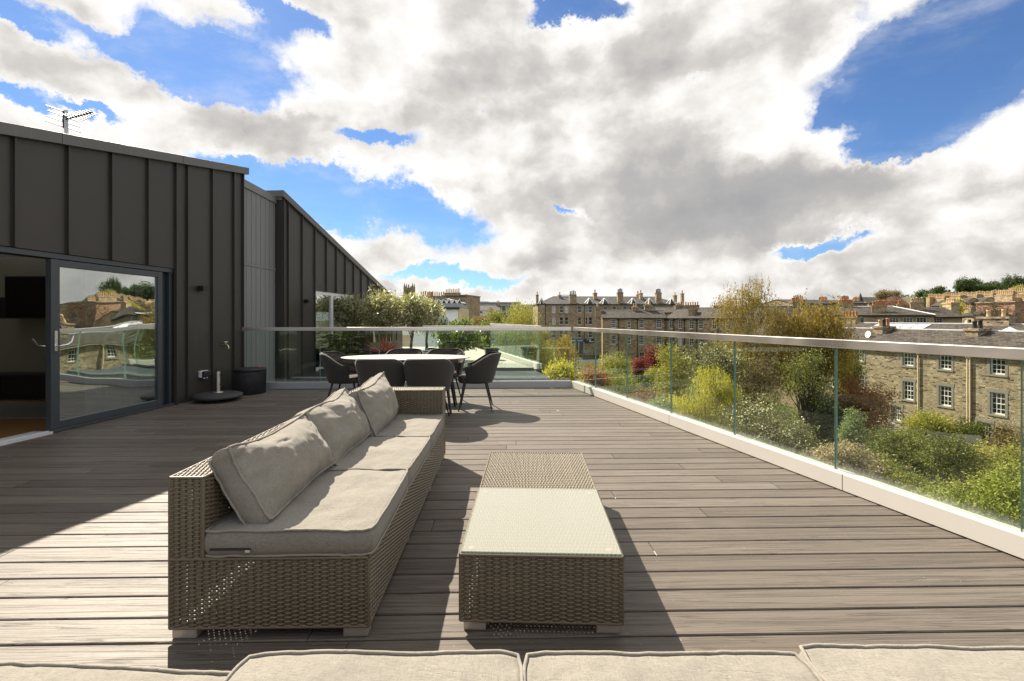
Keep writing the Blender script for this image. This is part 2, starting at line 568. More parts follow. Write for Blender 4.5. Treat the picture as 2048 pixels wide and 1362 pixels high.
    tr = t.n('ShaderNodeBsdfTransparent', {0: (.93, .945, .92, 1)})
    gl = t.n('ShaderNodeBsdfGlossy', {0: (1, 1, 1, 1), 'Roughness': .22})
    df = t.n('ShaderNodeBsdfDiffuse', {0: (.58, .565, .50, 1)})
    m1 = t.n('ShaderNodeMixShader', {0: t.m('MULTIPLY', fr, 1.2), 1: tr.outputs[0], 2: gl.outputs[0]})
    m2 = t.n('ShaderNodeMixShader', {0: .25, 1: m1.outputs[0], 2: df.outputs[0]})
    t.t.links.new(m2.outputs[0], o.inputs[0])
    t, o = mat('table_glass_edge')
    bsdf(t, o, (.20, .50, .40), .15, 0, .6)
    # woven resin strand
    t, o = mat('rattan')
    oc = t.n('ShaderNodeTexCoord').outputs['Object']
    uv = t.n('ShaderNodeUVMap').outputs[0]
    n = t.noise(oc, 9.0, 4.0, .6)
    st = t.noise(t.map(uv, sc=(6, 900, 1)), 1.0, 2.0, .5)
    c = t.mix(st, (.088, .068, .042), (.200, .163, .108))
    c = t.mix(t.mr(n, .4, .75, 0, .4), c, (.12, .098, .068))
    bsdf(t, o, c, .42, 0, .5)
    # outdoor cushion cloth, heathered
    for nm, a, b in (('cushion_cloth', (.185, .167, .140), (.290, .268, .230)), ('piping_cloth', (.225, .20, .168), (.30, .275, .235))):
        t, o = mat(nm)
        oc = t.n('ShaderNodeTexCoord').outputs['Object']
        n1 = t.noise(t.map(oc, sc=(40, 420, 420)), 1.0, 3.0, .65)
        n2 = t.noise(t.map(oc, sc=(420, 40, 420)), 1.0, 3.0, .65)
        n3 = t.noise(oc, 4.5, 4.0, .6)
        c = t.mix(t.mr(t.m('MULTIPLY', t.m('ADD', n1, n2), .5), .36, .64, 0, 1, 'LINEAR'), a, b)
        sl = t.noise(t.map(oc, sc=(1, 3.5, 1)), 75, 3.0, .7)
        c = t.mix(t.mr(sl, .52, .72, 0, .5), c, [x * .62 for x in a])
        c = t.mix(t.mr(n3, .35, .7, .0, .22), c, [x * .72 for x in a])
        wr = t.noise(t.map(oc, sc=(1, 1, 1)), 8.0, 3.0, .5, dist=.8)
        cr = t.noise(t.map(oc, sc=(1, 1.7, 1)), 5.5, 3.0, .5, dist=1.1)
        cm = t.mr(t.noise(oc, 3.3, 1.0), .45, .62)
        cr = t.m('MULTIPLY', t.mr(t.m('ABSOLUTE', t.m('SUBTRACT', cr, .5)), 0, .035, 1, 0), cm)
        h = t.m('ADD', t.m('MULTIPLY', wr, .9), t.m('MULTIPLY', t.m('ADD', n1, n2), .06))
        h = t.m('SUBTRACT', h, t.m('MULTIPLY', cr, .14))
        bsdf(t, o, c, .92, 0, .15, bump=h, bdist=.010, bstr=.7, **{'Sheen Weight': .12, 'Sheen Roughness': .5})
    # dining chair cloth
    t, o = mat('chair_cloth')
    oc = t.n('ShaderNodeTexCoord').outputs['Object']
    n = t.noise(oc, 260, 2.0, .6)
    c = t.mix(n, (.030, .027, .024), (.062, .056, .050))
    bsdf(t, o, c, .85, 0, .25, bump=n, bdist=.0008, **{'Sheen Weight': .15})
    t, o = mat('quilted_cloth')
    oc = t.n('ShaderNodeTexCoord').outputs['Object']
    uv = t.n('ShaderNodeUVMap').outputs[0]
    su = t.n('ShaderNodeSeparateXYZ', {0: uv})
    ax, ay = su.outputs[0], su.outputs[1]
    d1 = t.m('ABSOLUTE', t.m('SUBTRACT', t.m('FRACT', t.m('MULTIPLY', t.m('ADD', ax, ay), 9.0)), .5))
    d2 = t.m('ABSOLUTE', t.m('SUBTRACT', t.m('FRACT', t.m('MULTIPLY', t.m('SUBTRACT', ax, ay), 9.0)), .5))
    q_ = t.m('MINIMUM', t.m('SUBTRACT', .5, d1), t.m('SUBTRACT', .5, d2))
    n = t.noise(oc, 260, 2.0, .6)
    c = t.mix(n, (.05, .042, .036), (.095, .082, .07))
    c = t.mix(t.mr(q_, 0, .05, 1, 0), c, (.02, .017, .015))
    bsdf(t, o, c, .8, 0, .3, bump=t.mr(q_, 0, .25), bdist=.012)
    # stone walls (u along the wall, v up)
    def stone(nm, cols, mortar, bw, bh, dirt=(.09, .075, .06), rub=.5, squash=1.0):
        t, o = mat(nm)
        uv = t.n('ShaderNodeUVMap').outputs[0]
        oc = t.n('ShaderNodeTexCoord').outputs['Object']
        wp = t.vm('SUBTRACT', t.noise(uv, 1.8, 3.0, .6, 'Color'), (.5, .5, .5))
        v2 = t.vm('ADD', uv, t.scale(wp, rub * .32))
        br = t.n('ShaderNodeTexBrick', {'Vector': v2, 'Color1': (0, 0, 0, 1), 'Color2': (1, 1, 1, 1), 'Mortar': (.5, .5, .5, 1),
                                        'Scale': 1.0, 'Mortar Size': .012, 'Mortar Smooth': .3, 'Bias': 0.0,
                                        'Brick Width': bw, 'Row Height': bh})
        br.offset = .45
        br.squash = squash
        br.squash_frequency = 3
        cell = t.n('ShaderNodeTexWhiteNoise', {'Vector': t.vm('SNAP', v2, (bw * .5, bh, 1.0))}, noise_dimensions='2D').outputs['Value']
        k = t.m('MULTIPLY_ADD', t.noise(uv, .9, 4.0, .6), .3, t.m('MULTIPLY', t.m('ADD', t.n('ShaderNodeSeparateColor', {0: br.outputs['Color']}).outputs[0], cell), .38))
        c = t.ramp(k, cols)
        c = t.mix(br.outputs['Fac'], c, mortar)
        so = t.noise(t.map(oc, sc=(.5, .5, .22)), 1.4, 5.0, .65)
        c = t.mix(t.mr(so, .5, .75, 0, .65), c, dirt)
        h = t.m('SUBTRACT', t.noise(uv, 9, 3.0), t.m('MULTIPLY', br.outputs['Fac'], .9))
        bsdf(t, o, c, .9, 0, .2, bump=h, bdist=.035)
    stone('rubble_stone', [(.22, (.060, .046, .032)), (.36, (.20, .145, .085)), (.50, (.36, .27, .16)), (.64, (.27, .22, .155)), (.80, (.46, .37, .24))], (.46, .40, .30), .44, .125, rub=.8, squash=1.7)
    stone('old_stone', [(.18, (.11, .085, .055)), (.40, (.27, .205, .13)), (.6, (.38, .295, .19)), (.85, (.46, .37, .245))], (.24, .20, .15), .6, .22, rub=.5)
    stone('ashlar_stone', [(.2, (.20, .155, .10)), (.45, (.33, .26, .17)), (.7, (.40, .32, .21)), (.9, (.46, .37, .25))], (.17, .14, .10), .8, .32, rub=.06)
    stone('gold_stone', [(.2, (.26, .19, .10)), (.45, (.40, .30, .17)), (.7, (.47, .37, .22)), (.9, (.52, .41, .26))], (.34, .27, .18), .6, .25, dirt=(.20, .15, .10), rub=.3)
    stone('brick_red', [(.2, (.24, .12, .07)), (.5, (.36, .20, .12)), (.9, (.44, .28, .18))], (.34, .27, .21), .5, .16, dirt=(.2, .13, .09), rub=.2)
    plain('dressed_stone', (.24, .215, .18), .85, 0, .25, .25, 2.5)
    # slates
    for nm, a, b in (('slate', (.036, .030, .025), (.085, .070, .054)), ('slate_grey', (.050, .050, .052), (.10, .098, .098))):
        t, o = mat(nm)
        uv = t.n('ShaderNodeUVMap').outputs[0]
        br = t.n('ShaderNodeTexBrick', {'Vector': uv, 'Color1': (0, 0, 0, 1), 'Color2': (1, 1, 1, 1), 'Mortar': (0, 0, 0, 1), 'Scale': 1.0,
                                        'Mortar Size': .012, 'Brick Width': .3, 'Row Height': .22})
        n = t.noise(uv, .8, 5.0, .65)
        f = t.m('ADD', t.m('MULTIPLY', br.outputs['Color'], .45), t.m('MULTIPLY', n, .6))
        c = t.mix(t.mr(f, .25, .75), [x * .6 for x in a], b)
        mo = t.noise(t.map(uv, loc=(9, 4, 0), sc=(1, .6, 1)), 1.1, 6.0, .75)
        c = t.mix(t.mr(mo, .48, .70, 0, .55), c, (.085, .078, .036))
        bsdf(t, o, c, .75, 0, .3, bump=br.outputs['Fac'], bdist=-.012)
    # ground
    t, o = mat('ground_soil')
    oc = t.n('ShaderNodeTexCoord').outputs['Object']
    n = t.noise(oc, .12, 6.0, .65)
    n2 = t.noise(oc, 1.6, 5.0, .7)
    c = t.ramp(n, [(.3, (.055, .062, .020)), (.5, (.085, .095, .028)), (.7, (.10, .075, .040))])
    c = t.mix(t.mr(n2, .4, .7, 0, .6), c, (.045, .045, .018))
    bsdf(t, o, c, .95, 0, .15, bump=n2, bdist=.15)
    t, o = mat('hill_grass')
    oc = t.n('ShaderNodeTexCoord').outputs['Object']
    c = t.ramp(t.noise(oc, .03, 6.0, .7), [(.3, (.07, .08, .04)), (.55, (.11, .10, .06)), (.75, (.14, .12, .09))])
    bsdf(t, o, c, .95, 0, .15)
    # bark
    for nm, a, b in (('bark_brown', (.06, .045, .03), (.15, .115, .08)), ('bark_pale', (.22, .19, .15), (.42, .38, .32)), ('bark_dark', (.030, .026, .018), (.075, .062, .042)), ('stem_green', (.16, .15, .05), (.26, .24, .09))):
        t, o = mat(nm)
        oc = t.n('ShaderNodeTexCoord').outputs['Object']
        n = t.noise(t.map(oc, sc=(6, 6, 1.6)), 2.5, 4.0, .65)
        bsdf(t, o, t.mix(n, a, b), .9, 0, .2, bump=n, bdist=.02)


def leaf_mat(nm, stops, trans=.35, rough=.55, spec=.35, tcol=1.25):
    t, o = mat(nm)
    uv = t.n('ShaderNodeUVMap').outputs[0]
    s = t.n('ShaderNodeSeparateXYZ', {0: uv})
    c = t.ramp(s.outputs[0], stops)
    b = t.n('ShaderNodeBsdfPrincipled', {'Base Color': c, 'Roughness': rough, 'Specular IOR Level': spec})
    tl = t.n('ShaderNodeBsdfTranslucent', {0: t.mix(1.0, c, (tcol, tcol * 1.05, tcol * .6), 'MULTIPLY')})
    m_ = t.n('ShaderNodeMixShader', {0: trans, 1: b.outputs[0], 2: tl.outputs[0]})
    t.t.links.new(m_.outputs[0], o.inputs[0])


make_materials()
leaf_mat('leaf_birch', [(0, (0.131, 0.098, 0.0255)), (.45, (0.263, 0.194, 0.0446)), (.8, (0.38, 0.276, 0.0691)), (1, (0.525, 0.393, 0.128))], .42)
leaf_mat('leaf_willow', [(0, (0.229, 0.224, 0.0343)), (.5, (0.413, 0.374, 0.0601)), (1, (0.642, 0.524, 0.128))], .5)
leaf_mat('leaf_yellowgreen', [(0, (0.178, 0.193, 0.0327)), (.5, (0.312, 0.3, 0.0653)), (1, (0.535, 0.435, 0.131))])
leaf_mat('leaf_green', [(0, (0.0656, 0.0858, 0.0162)), (.5, (0.14, 0.158, 0.0297)), (1, (0.281, 0.264, 0.054))])
leaf_mat('leaf_bright', [(0, (0.121, 0.151, 0.0224)), (.5, (0.228, 0.255, 0.0337)), (.9, (0.395, 0.383, 0.0673)), (1, (0.683, 0.558, 0.281))])
leaf_mat('leaf_dark', [(0, (0.0252, 0.0448, 0.0168)), (.5, (0.049, 0.0812, 0.0252)), (1, (0.105, 0.14, 0.042))])
leaf_mat('leaf_olivegreen', [(0, (0.117, 0.126, 0.0324)), (.5, (0.216, 0.226, 0.054)), (1, (0.36, 0.342, 0.099))])
leaf_mat('leaf_rust', [(0, (.13, .055, .018)), (.5, (.27, .115, .034)), (.85, (.38, .17, .05)), (1, (.20, .19, .05))], .45)
leaf_mat('leaf_red', [(0, (.10, .012, .012)), (.5, (.22, .025, .025)), (1, (.36, .06, .05))])
leaf_mat('leaf_pinkbrown', [(0, (0.144, 0.078, 0.054)), (.5, (0.24, 0.132, 0.096)), (1, (0.336, 0.198, 0.144))])
leaf_mat('leaf_brown', [(0, (0.113, 0.0805, 0.0403)), (.5, (0.209, 0.153, 0.0644)), (1, (0.29, 0.225, 0.0966))])
leaf_mat('leaf_blossom', [(0, (0.072, 0.084, 0.03)), (.3, (0.144, 0.144, 0.048)), (.62, (0.204, 0.18, 0.072)), (.72, (0.72, 0.66, 0.552)), (1, (0.85, 0.85, 0.768))])
leaf_mat('leaf_creamflower', [(0, (.10, .10, .04)), (.35, (.20, .16, .09)), (.5, (.40, .31, .22)), (1, (.58, .48, .36))])
leaf_mat('leaf_silver', [(0, (0.138, 0.15, 0.075)), (.4, (0.288, 0.281, 0.15)), (.7, (0.45, 0.425, 0.263)), (1, (0.85, 0.85, 0.725))], .40, .34, .8)
leaf_mat('leaf_palegreen', [(0, (.12, .15, .06)), (.5, (.22, .26, .12)), (1, (.36, .40, .22))])
leaf_mat('leaf_pine', [(0, (0.0216, 0.0405, 0.0135)), (.5, (0.0473, 0.081, 0.0216)), (1, (0.115, 0.149, 0.0405))])
leaf_mat('leaf_glossy', [(0, (0.066, 0.09, 0.02)), (.5, (0.143, 0.198, 0.04)), (1, (0.33, 0.342, 0.09))], .45, .28, .7)
leaf_mat('leaf_cordyline', [(0, (.36, .03, .025)), (.6, (.60, .07, .06)), (1, (.72, .42, .38))], .3)
leaf_mat('leaf_grass', [(0, (0.075, 0.09, 0.0225)), (.5, (0.15, 0.173, 0.042)), (1, (0.24, 0.225, 0.075))])

# ================================================================== OWN ROOF TERRACE
def wallY(y):
    return -5.56 + .07 * y


def railX(y):
    return 3.397 - .267 * y


DECK_A = math.atan(.0206)


def build_deck():
    rng = np.random.default_rng(11)
    ca, sa = math.cos(DECK_A), math.sin(DECK_A)
    vs, qs, cs, mi = [], [], [], []

    def addq(p, c, m=0):
        o = len(vs)
        vs.extend(p)
        qs.append((o, o + 1, o + 2, o + 3))
        cs.extend([c] * 4)
        mi.append(m)
    pitch, gap, ch = .157, .0095, .004
    k = -27
    while True:
        v0 = 1.857 + k * pitch
        k += 1
        if v0 > 8.45:
            break
        v1 = min(v0 + pitch - gap, 8.52)
        vm = (v0 + v1) / 2
        xr = (3.397 - .267 * vm) / 1.0055 + .06
        xl = (-5.56 + .07 * vm) / .99856 - .03
        x0 = xl * ca + vm * sa
        x1 = xr * ca + vm * sa
        x = x0
        first = True
        while x < x1 - .02:
            L = rng.uniform(.4, 3.4) if first else rng.uniform(2.4, 3.6)
            first = False
            e = min(x + L, x1)
            if x1 - e < .4:
                e = x1
            a, b = x + .0008, e - .0008
            c = (rng.random(), rng.random(), rng.random(), 1)
            dz = rng.uniform(-.0006, .0006)
            addq([(a + .001, v0 + ch, dz), (b - .001, v0 + ch, dz), (b - .001, v1 - ch, dz), (a + .001, v1 - ch, dz)], c)
            addq([(a, v0, -ch), (b, v0, -ch), (b - .001, v0 + ch, dz), (a + .001, v0 + ch, dz)], c)
            addq([(b - .001, v1 - ch, dz), (b, v1, -ch), (a, v1, -ch), (a + .001, v1 - ch, dz)], c)
            addq([(a, v0, -.03), (b, v0, -.03), (b, v0, -ch), (a, v0, -ch)], c)
            addq([(b, v1, -.03), (a, v1, -.03), (a, v1, -ch), (b, v1, -ch)], c)
            addq([(a, v1, -.03), (a, v0, -.03), (a, v0, -ch), (a, v1, -ch)], c)
            addq([(b, v0, -.03), (b, v1, -.03), (b, v1, -ch), (b, v0, -ch)], c)
            x = e
    addq([(-5.8, -2.5, -.060), (4.1, -2.5, -.060), (1.2, 8.5, -.060), (-4.9, 8.5, -.060)], (0, 0, 0, 1), 1)
    me = np_mesh('deck', np.array(vs), np.array(qs), [M['deck_composite'], M['black_plastic']])
    ca_ = me.color_attributes.new('var', 'FLOAT_COLOR', 'POINT')
    ca_.data.foreach_set('color', np.array(cs, dtype=np.float32).ravel())
    me.polygons.foreach_set('material_index', np.array(mi, dtype=np.int32))
    o = bpy.data.objects.new('deck', me)
    o.rotation_euler = (0, 0, DECK_A)
    link(o)
    tag(o, 'brown composite deck boards of the roof terrace', 'deck', kind='structure')


def balustrade(label, p0, p1, joints, kjoints, side, kmat='white_kerb', z1=1.138, zk=.13, z0=0.0, caps=True):
    """p0 -> p1 is the inner foot line; the parapet lies on the side of +local y"""
    p0, p1 = Vector(p0), Vector(p1)
    d = p1 - p0
    L = d.length
    b = thing('glass_balustrade', label, 'glass railing', (p0.x, p0.y, z0), math.atan2(d.y, d.x), 'glass railings round the roof terraces')
    s = side
    ks = [0.0] + kjoints + [L]
    kb = MB()
    for a, e in zip(ks[:-1], ks[1:]):
        y0, y1 = sorted((0, .14 * s))
        ym = .062 * s
        kb.bx(a + .002, e - .002, min(0, ym), max(0, ym), .006, zk)
        ya, yb = sorted((.088 * s, .14 * s))
        kb.bx(a + .002, e - .002, ya, yb, .0, zk - .01)
    kb.build('kerb', M[kmat], b, bevel=.004)
    js = [0.01] + joints + [L - .01]
    for a, e in zip(js[:-1], js[1:]):
        y0, y1 = sorted((.066 * s, .084 * s))
        g = MB()
        g.bx(a + .006, e - .006, y0, y1, .02, z1 - .04)
        g.mi = [1 if i in (0, 1, 3, 5) else 0 for i in range(6)]
        g.build('glass_panel', [M['clear_glass'], M['glass_edge']], b)
    h = MB()
    y0, y1 = sorted((.045 * s, .105 * s))
    h.bx(-.045, L + .0, y0, y1, z1 - .066, z1)
    h.build('handrail', M['stainless'], b, bevel=.004)
    return b


def build_balustrades():
    cx, cy = 1.117, 8.54
    near = (railX(-1.8), -1.8)
    # long right-hand run, from the corner towards the camera
    k = math.hypot(.267, 1)
    js = [(cy - y) * k for y in (7.69, 6.66, 5.61, 4.573, 3.53, 2.48, 1.43, .38, -.67)]
    kj = [(cy - y) * k for y in (7.6, 5.55, 3.42, 1.3)]
    balustrade('long clear glass railing along the garden side with white kerb and steel handrail', (cx, cy), near, js, kj, 1)
    # back run from the wall to the corner
    L = math.hypot(cx + 4.97, .21)
    js = [.32 + i * 1.09 for i in range(0, 6) if .32 + i * 1.09 < L - .2]
    balustrade('clear glass railing across the far end of the deck behind the dining table', (-4.97, 8.33), (cx, cy), js, [1.9, 3.9], 1, 'grey_kerb')


def ztop1(y):
    return 3.28 + .21 * (y - 4.65)


def ztop2(y):
    return 3.98 - .27 * (y - 9.68)


def build_own_building():
    b = thing('apartment_building', 'dark metal clad penthouse with sliding glass door beside the deck', 'building',
              (-5.56, 0, 0), math.atan2(1, .07))
    k = 1 / .99756
    # standing seam wall of the first volume
    w = MB()
    th = .22

    def piece(mb, y0, y1, zb, topf, dy0=0.0, dy1=th, drop=.05):
        u0, u1 = y0 * k, y1 * k
        za, zc_ = (zb if not callable(zb) else None), None
        mb.hexa([(u0, dy0, zb), (u1, dy0, zb), (u1, dy1, zb), (u0, dy1, zb),
                 (u0, dy0, topf(y0) - drop), (u1, dy0, topf(y1) - drop), (u1, dy1, topf(y1) - drop), (u0, dy1, topf(y0) - drop)])
    piece(w, -4.0, 3.38, -.02, ztop1)
    piece(w, 3.38, 6.86, 2.05, ztop1)
    piece(w, 6.86, 8.42, -.02, ztop1)
    for y in (8.39, 8.14, 7.61, 7.08, 6.86, 6.375, 5.838, 5.305, 4.766, 4.23, 3.69, 3.15, 2.6, 2.05, 1.5, .95, .4, -.15):
        u = y * k
        zb = 2.052 if 3.4 < y < 6.85 else 0.0
        w.bx(u - .009, u + .009, -.036, 0, zb, ztop1(y) - .08)
        w.bx(u - .022, u + .022, -.006, 0, zb, ztop1(y) - .08)
    w.build('wall', M['zinc_cladding'], b)
    f = MB()
    for y0, y1 in ((-4.0, 1.6), (1.6, 5.19), (5.19, 6.93), (6.93, 8.48)):
        u0, u1 = y0 * k + .003, y1 * k - .003
        f.hexa([(u0, -.075, ztop1(y0) - .105), (u1, -.075, ztop1(y1) - .105), (u1, .0, ztop1(y1) - .105), (u0, .0, ztop1(y0) - .105),
                (u0, -.075, ztop1(y0) + .02), (u1, -.075, ztop1(y1) + .02), (u1, .0, ztop1(y1) + .02), (u0, .0, ztop1(y0) + .02)])
    u0 = 8.48 * k
    f.build('fascia', M['zinc_fascia'], b, bevel=.003)
    r = MB()
    for y0, y1, f_, d0, d1 in ((-4.0, 8.46, ztop1, .003, 3.1), (-4.0, 8.46, ztop1, 4.2, 6.5), (9.64, 18.0, ztop2, .003, 6.5)):  # gap between the first two slabs is added to brighten the room below
        u0, u1 = y0 * k, y1 * k
        r.hexa([(u0, d0, f_(y0) - .18), (u1, d0, f_(y1) - .18), (u1, d1, f_(y1) - .18), (u0, d1, f_(y0) - .18),
                (u0, d0, f_(y0) + .012), (u1, d0, f_(y1) + .012), (u1, d1, f_(y1) + .012), (u0, d1, f_(y0) + .012)])
    r.build('roof', M['zinc_fascia'], b)
    e = MB()     # end walls and the volume behind
    e.bx(8.20 * k, 8.42 * k, .224, 6.4, -.02, 3.85)
    e.bx(9.7 * k, 9.9 * k, .224, 6.4, -.6, 3.8)
    e.bx(-4.0 * k, 17.9 * k, 6.3, 6.48, -9, 1.6)
    e.build('end_wall', M['zinc_boxed'], b)
    # recessed grey boards
    g = MB()
    y = 8.432
    while y < 9.66:
        y1 = min(y + .148, 9.672)
        tz = lambda q_: 3.945 - .055 * (q_ - 8.6)
        u0, u1 = y * k, (y1 - .010) * k
        for za, zb0, zb1 in ((-.6, 2.315, 2.315), (2.365, tz(y) - .14, tz(y1) - .14)):
            g.hexa([(u0, .15, za), (u1, .15, za), (u1, .19, za), (u0, .19, za), (u0, .15, zb0), (u1, .15, zb1), (u1, .19, zb1), (u0, .19, zb0)])
        y = y1
    u0, u1 = 8.425 * k, 9.675 * k
    g.bx(u0, u1, .140, .192, 2.318, 2.362)
    g.hexa([(u0, .125, 3.81), (u1, .125, 3.745), (u1, .192, 3.745), (u0, .192, 3.81), (u0, .125, 3.96), (u1, .125, 3.895), (u1, .192, 3.895), (u0, .192, 3.96)])
    g.build('boarded_wall', M['grey_boards'], b, bevel=.003)
    k2 = MB()
    k2.bx(u0, u1, .195, .4, -.6, 3.78)
    k2.build('backing', M['black_plastic'], b)
    # second volume with its falling roof line
    w = MB()
    piece(w, 9.68, 11.06, -.6, ztop2)
    piece(w, 11.06, 13.3, 1.98, ztop2)
    piece(w, 13.3, 17.9, -.6, ztop2)
    for y in [9.70, 9.87, 10.44, 11.02] + [11.60 + .555 * i for i in range(11)]:
        u = y * k
        zb = 1.982 if 11.06 < y < 13.3 else -.55
        if ztop2(y) - .1 > zb:
            w.bx(u - .009, u + .009, -.036, 0, zb, ztop2(y) - .08)
            w.bx(u - .022, u + .022, -.006, 0, zb, ztop2(y) - .08)
    w.build('wall', M['zinc_cladding'], b)
    f = MB()
    y0, y1 = 9.62, 18.0
    u0, u1 = y0 * k, y1 * k
    f.hexa([(u0, -.06, ztop2(y0) - .12), (u1, -.06, ztop2(y1) - .12), (u1, .0, ztop2(y1) - .12), (u0, .0, ztop2(y0) - .12),
            (u0, -.06, ztop2(y0) + .02), (u1, -.06, ztop2(y1) + .02), (u1, .0, ztop2(y1) + .02), (u0, .0, ztop2(y0) + .02)])
    f.hexa([(u0, .002, ztop2(y0) - .12), (u0 + .06, .002, ztop2(y0) - .12), (u0 + .06, .8, ztop2(y0) - .12), (u0, .8, ztop2(y0) - .12),
            (u0, .002, ztop2(y0) + .018), (u0 + .06, .002, ztop2(y0) + .003), (u0 + .06, .8, ztop2(y0) + .003), (u0, .8, ztop2(y0) + .018)])
    f.build('fascia', M['zinc_fascia'], b, bevel=.003)
    # terrace window in the second volume
    fr = MB()
    ua, ub = 11.06 * k, 13.3 * k
    for x0, x1 in ((ua, ua + .05), (11.95 * k, 12.06 * k), (ub - .05, ub)):
        fr.bx(x0, x1, .02, .09, .0, 1.98)
    for x0, x1 in ((ua + .05, 11.95 * k), (12.06 * k, ub - .05)):
        fr.bx(x0, x1, .022, .088, 1.90, 1.978)
        fr.bx(x0, x1, .022, .088, .0, .09)
    win = fr.build('window', M['white_paint'], b)
    p = MB()
    p.bx(ua + .05, 11.95 * k, .05, .06, .09, 1.90)
    p.bx(12.06 * k, ub - .05, .05, .06, .09, 1.90)
    p.build('pane', M['door_glass'], win)
    # the room behind the sliding door
    fl = MB()
    fl.bx(-3.9 * k, 8.2 * k, .22, 6.28, -.06, -.012)
    fl.build('floor', M['room_floor'], b)
    c = MB()
    c.bx(-3.9 * k, 8.2 * k, .222, 3.1, 2.4, 2.5)        # ceiling, stops short of an added gap that lets daylight in
    c.bx(7.85 * k, 7.95 * k, .5, 6.2, -.01, 2.395)
    c.bx(-3.9 * k, 7.8 * k, 4.4, 4.5, -.01, 2.395)
    c.bx(.5 * k, .6 * k, .3, 4.38, -.01, 2.395)
    c.build('partition', M['room_wall'], b)
    # sliding door
    fr = MB()
    u0, u1 = 3.40 * k, 6.84 * k
    fr.bx(u0, u1, .015, .20, 1.985, 2.045)
    fr.bx(u1 - .05, u1, .03, .20, .02, 1.985)
    fr.bx(u0, u0 + .05, .03, .20, .02, 1.985)
    fr.bx(u1 - .17, u1 - .052, .095, .19, .02, 1.983)
    d = fr.build('sliding_door', M['frame_anthracite'], b, bevel=.003)
    la, lb = 5.135 * k, 6.635 * k
    lf = MB()
    for x0, x1 in ((la, la + .095), (lb - .075, lb)):
        lf.bx(x0, x1, .0, .07, .035, 1.975)
    lf.bx(la + .095, lb - .075, .002, .068, 1.895, 1.973)
    lf.bx(la + .095, lb - .075, .002, .068, .037, .125)
    lf.bx(la, u1 - .002, -.012, -.002, .004, .034)
    lf.build('door_leaf', M['frame_anthracite'], d, bevel=.004)
    p = MB()
    p.bx(la + .096, lb - .076, .028, .046, .125, 1.895)
    p.build('pane', M['door_glass'], d)
    s_ = MB()
    s_.bx(u0, la - .004, -.03, .20, .0, .028)
    s_.bx(u0, la - .004, .02, .03, .028, .036)
    s_.build('threshold', M['lead'], d, bevel=.002)
    h = MB()
    ux = la + .045
    h.bx(ux - .016, ux + .016, -.012, .0, .93, 1.16)
    h.tube([(ux, -.012, .985), (ux, -.055, .985), (ux + .01, -.066, .99), (ux + .07, -.072, 1.0), (ux + .115, -.072, 1.03), (ux + .14, -.068, 1.10)], [.010, .010, .011, .011, .010, .007], 8)
    h.bx(ux - .016, ux + .016, .07, .082, .93, 1.16)
    h.tube([(ux, .08, .985), (ux, .13, .985), (ux - .06, .14, 1.0), (ux - .12, .14, 1.08)], [.010, .010, .011, .007], 8)
    h.build('handle', M['chrome'], d)
    # lower storeys of the block, under the deck
    lo = MB()
    lo.hexa([(-11, -4, -9.2), (railX(-4) + .12, -4, -9.2), (railX(8.62) + .12, 8.62, -9.2), (-11, 8.40, -9.2),
             (-11, -4, -.036), (railX(-4) + .12, -4, -.036), (railX(8.62) + .12, 8.62, -.036), (-11, 8.40, -.036)])
    inv = Matrix.LocRotScale(b.location, b.rotation_euler, None).inverted()
    lo.v = [tuple(inv @ Vector(p)) for p in lo.v]
    lo.build('lower_wall', M['white_render'], b)
    return b


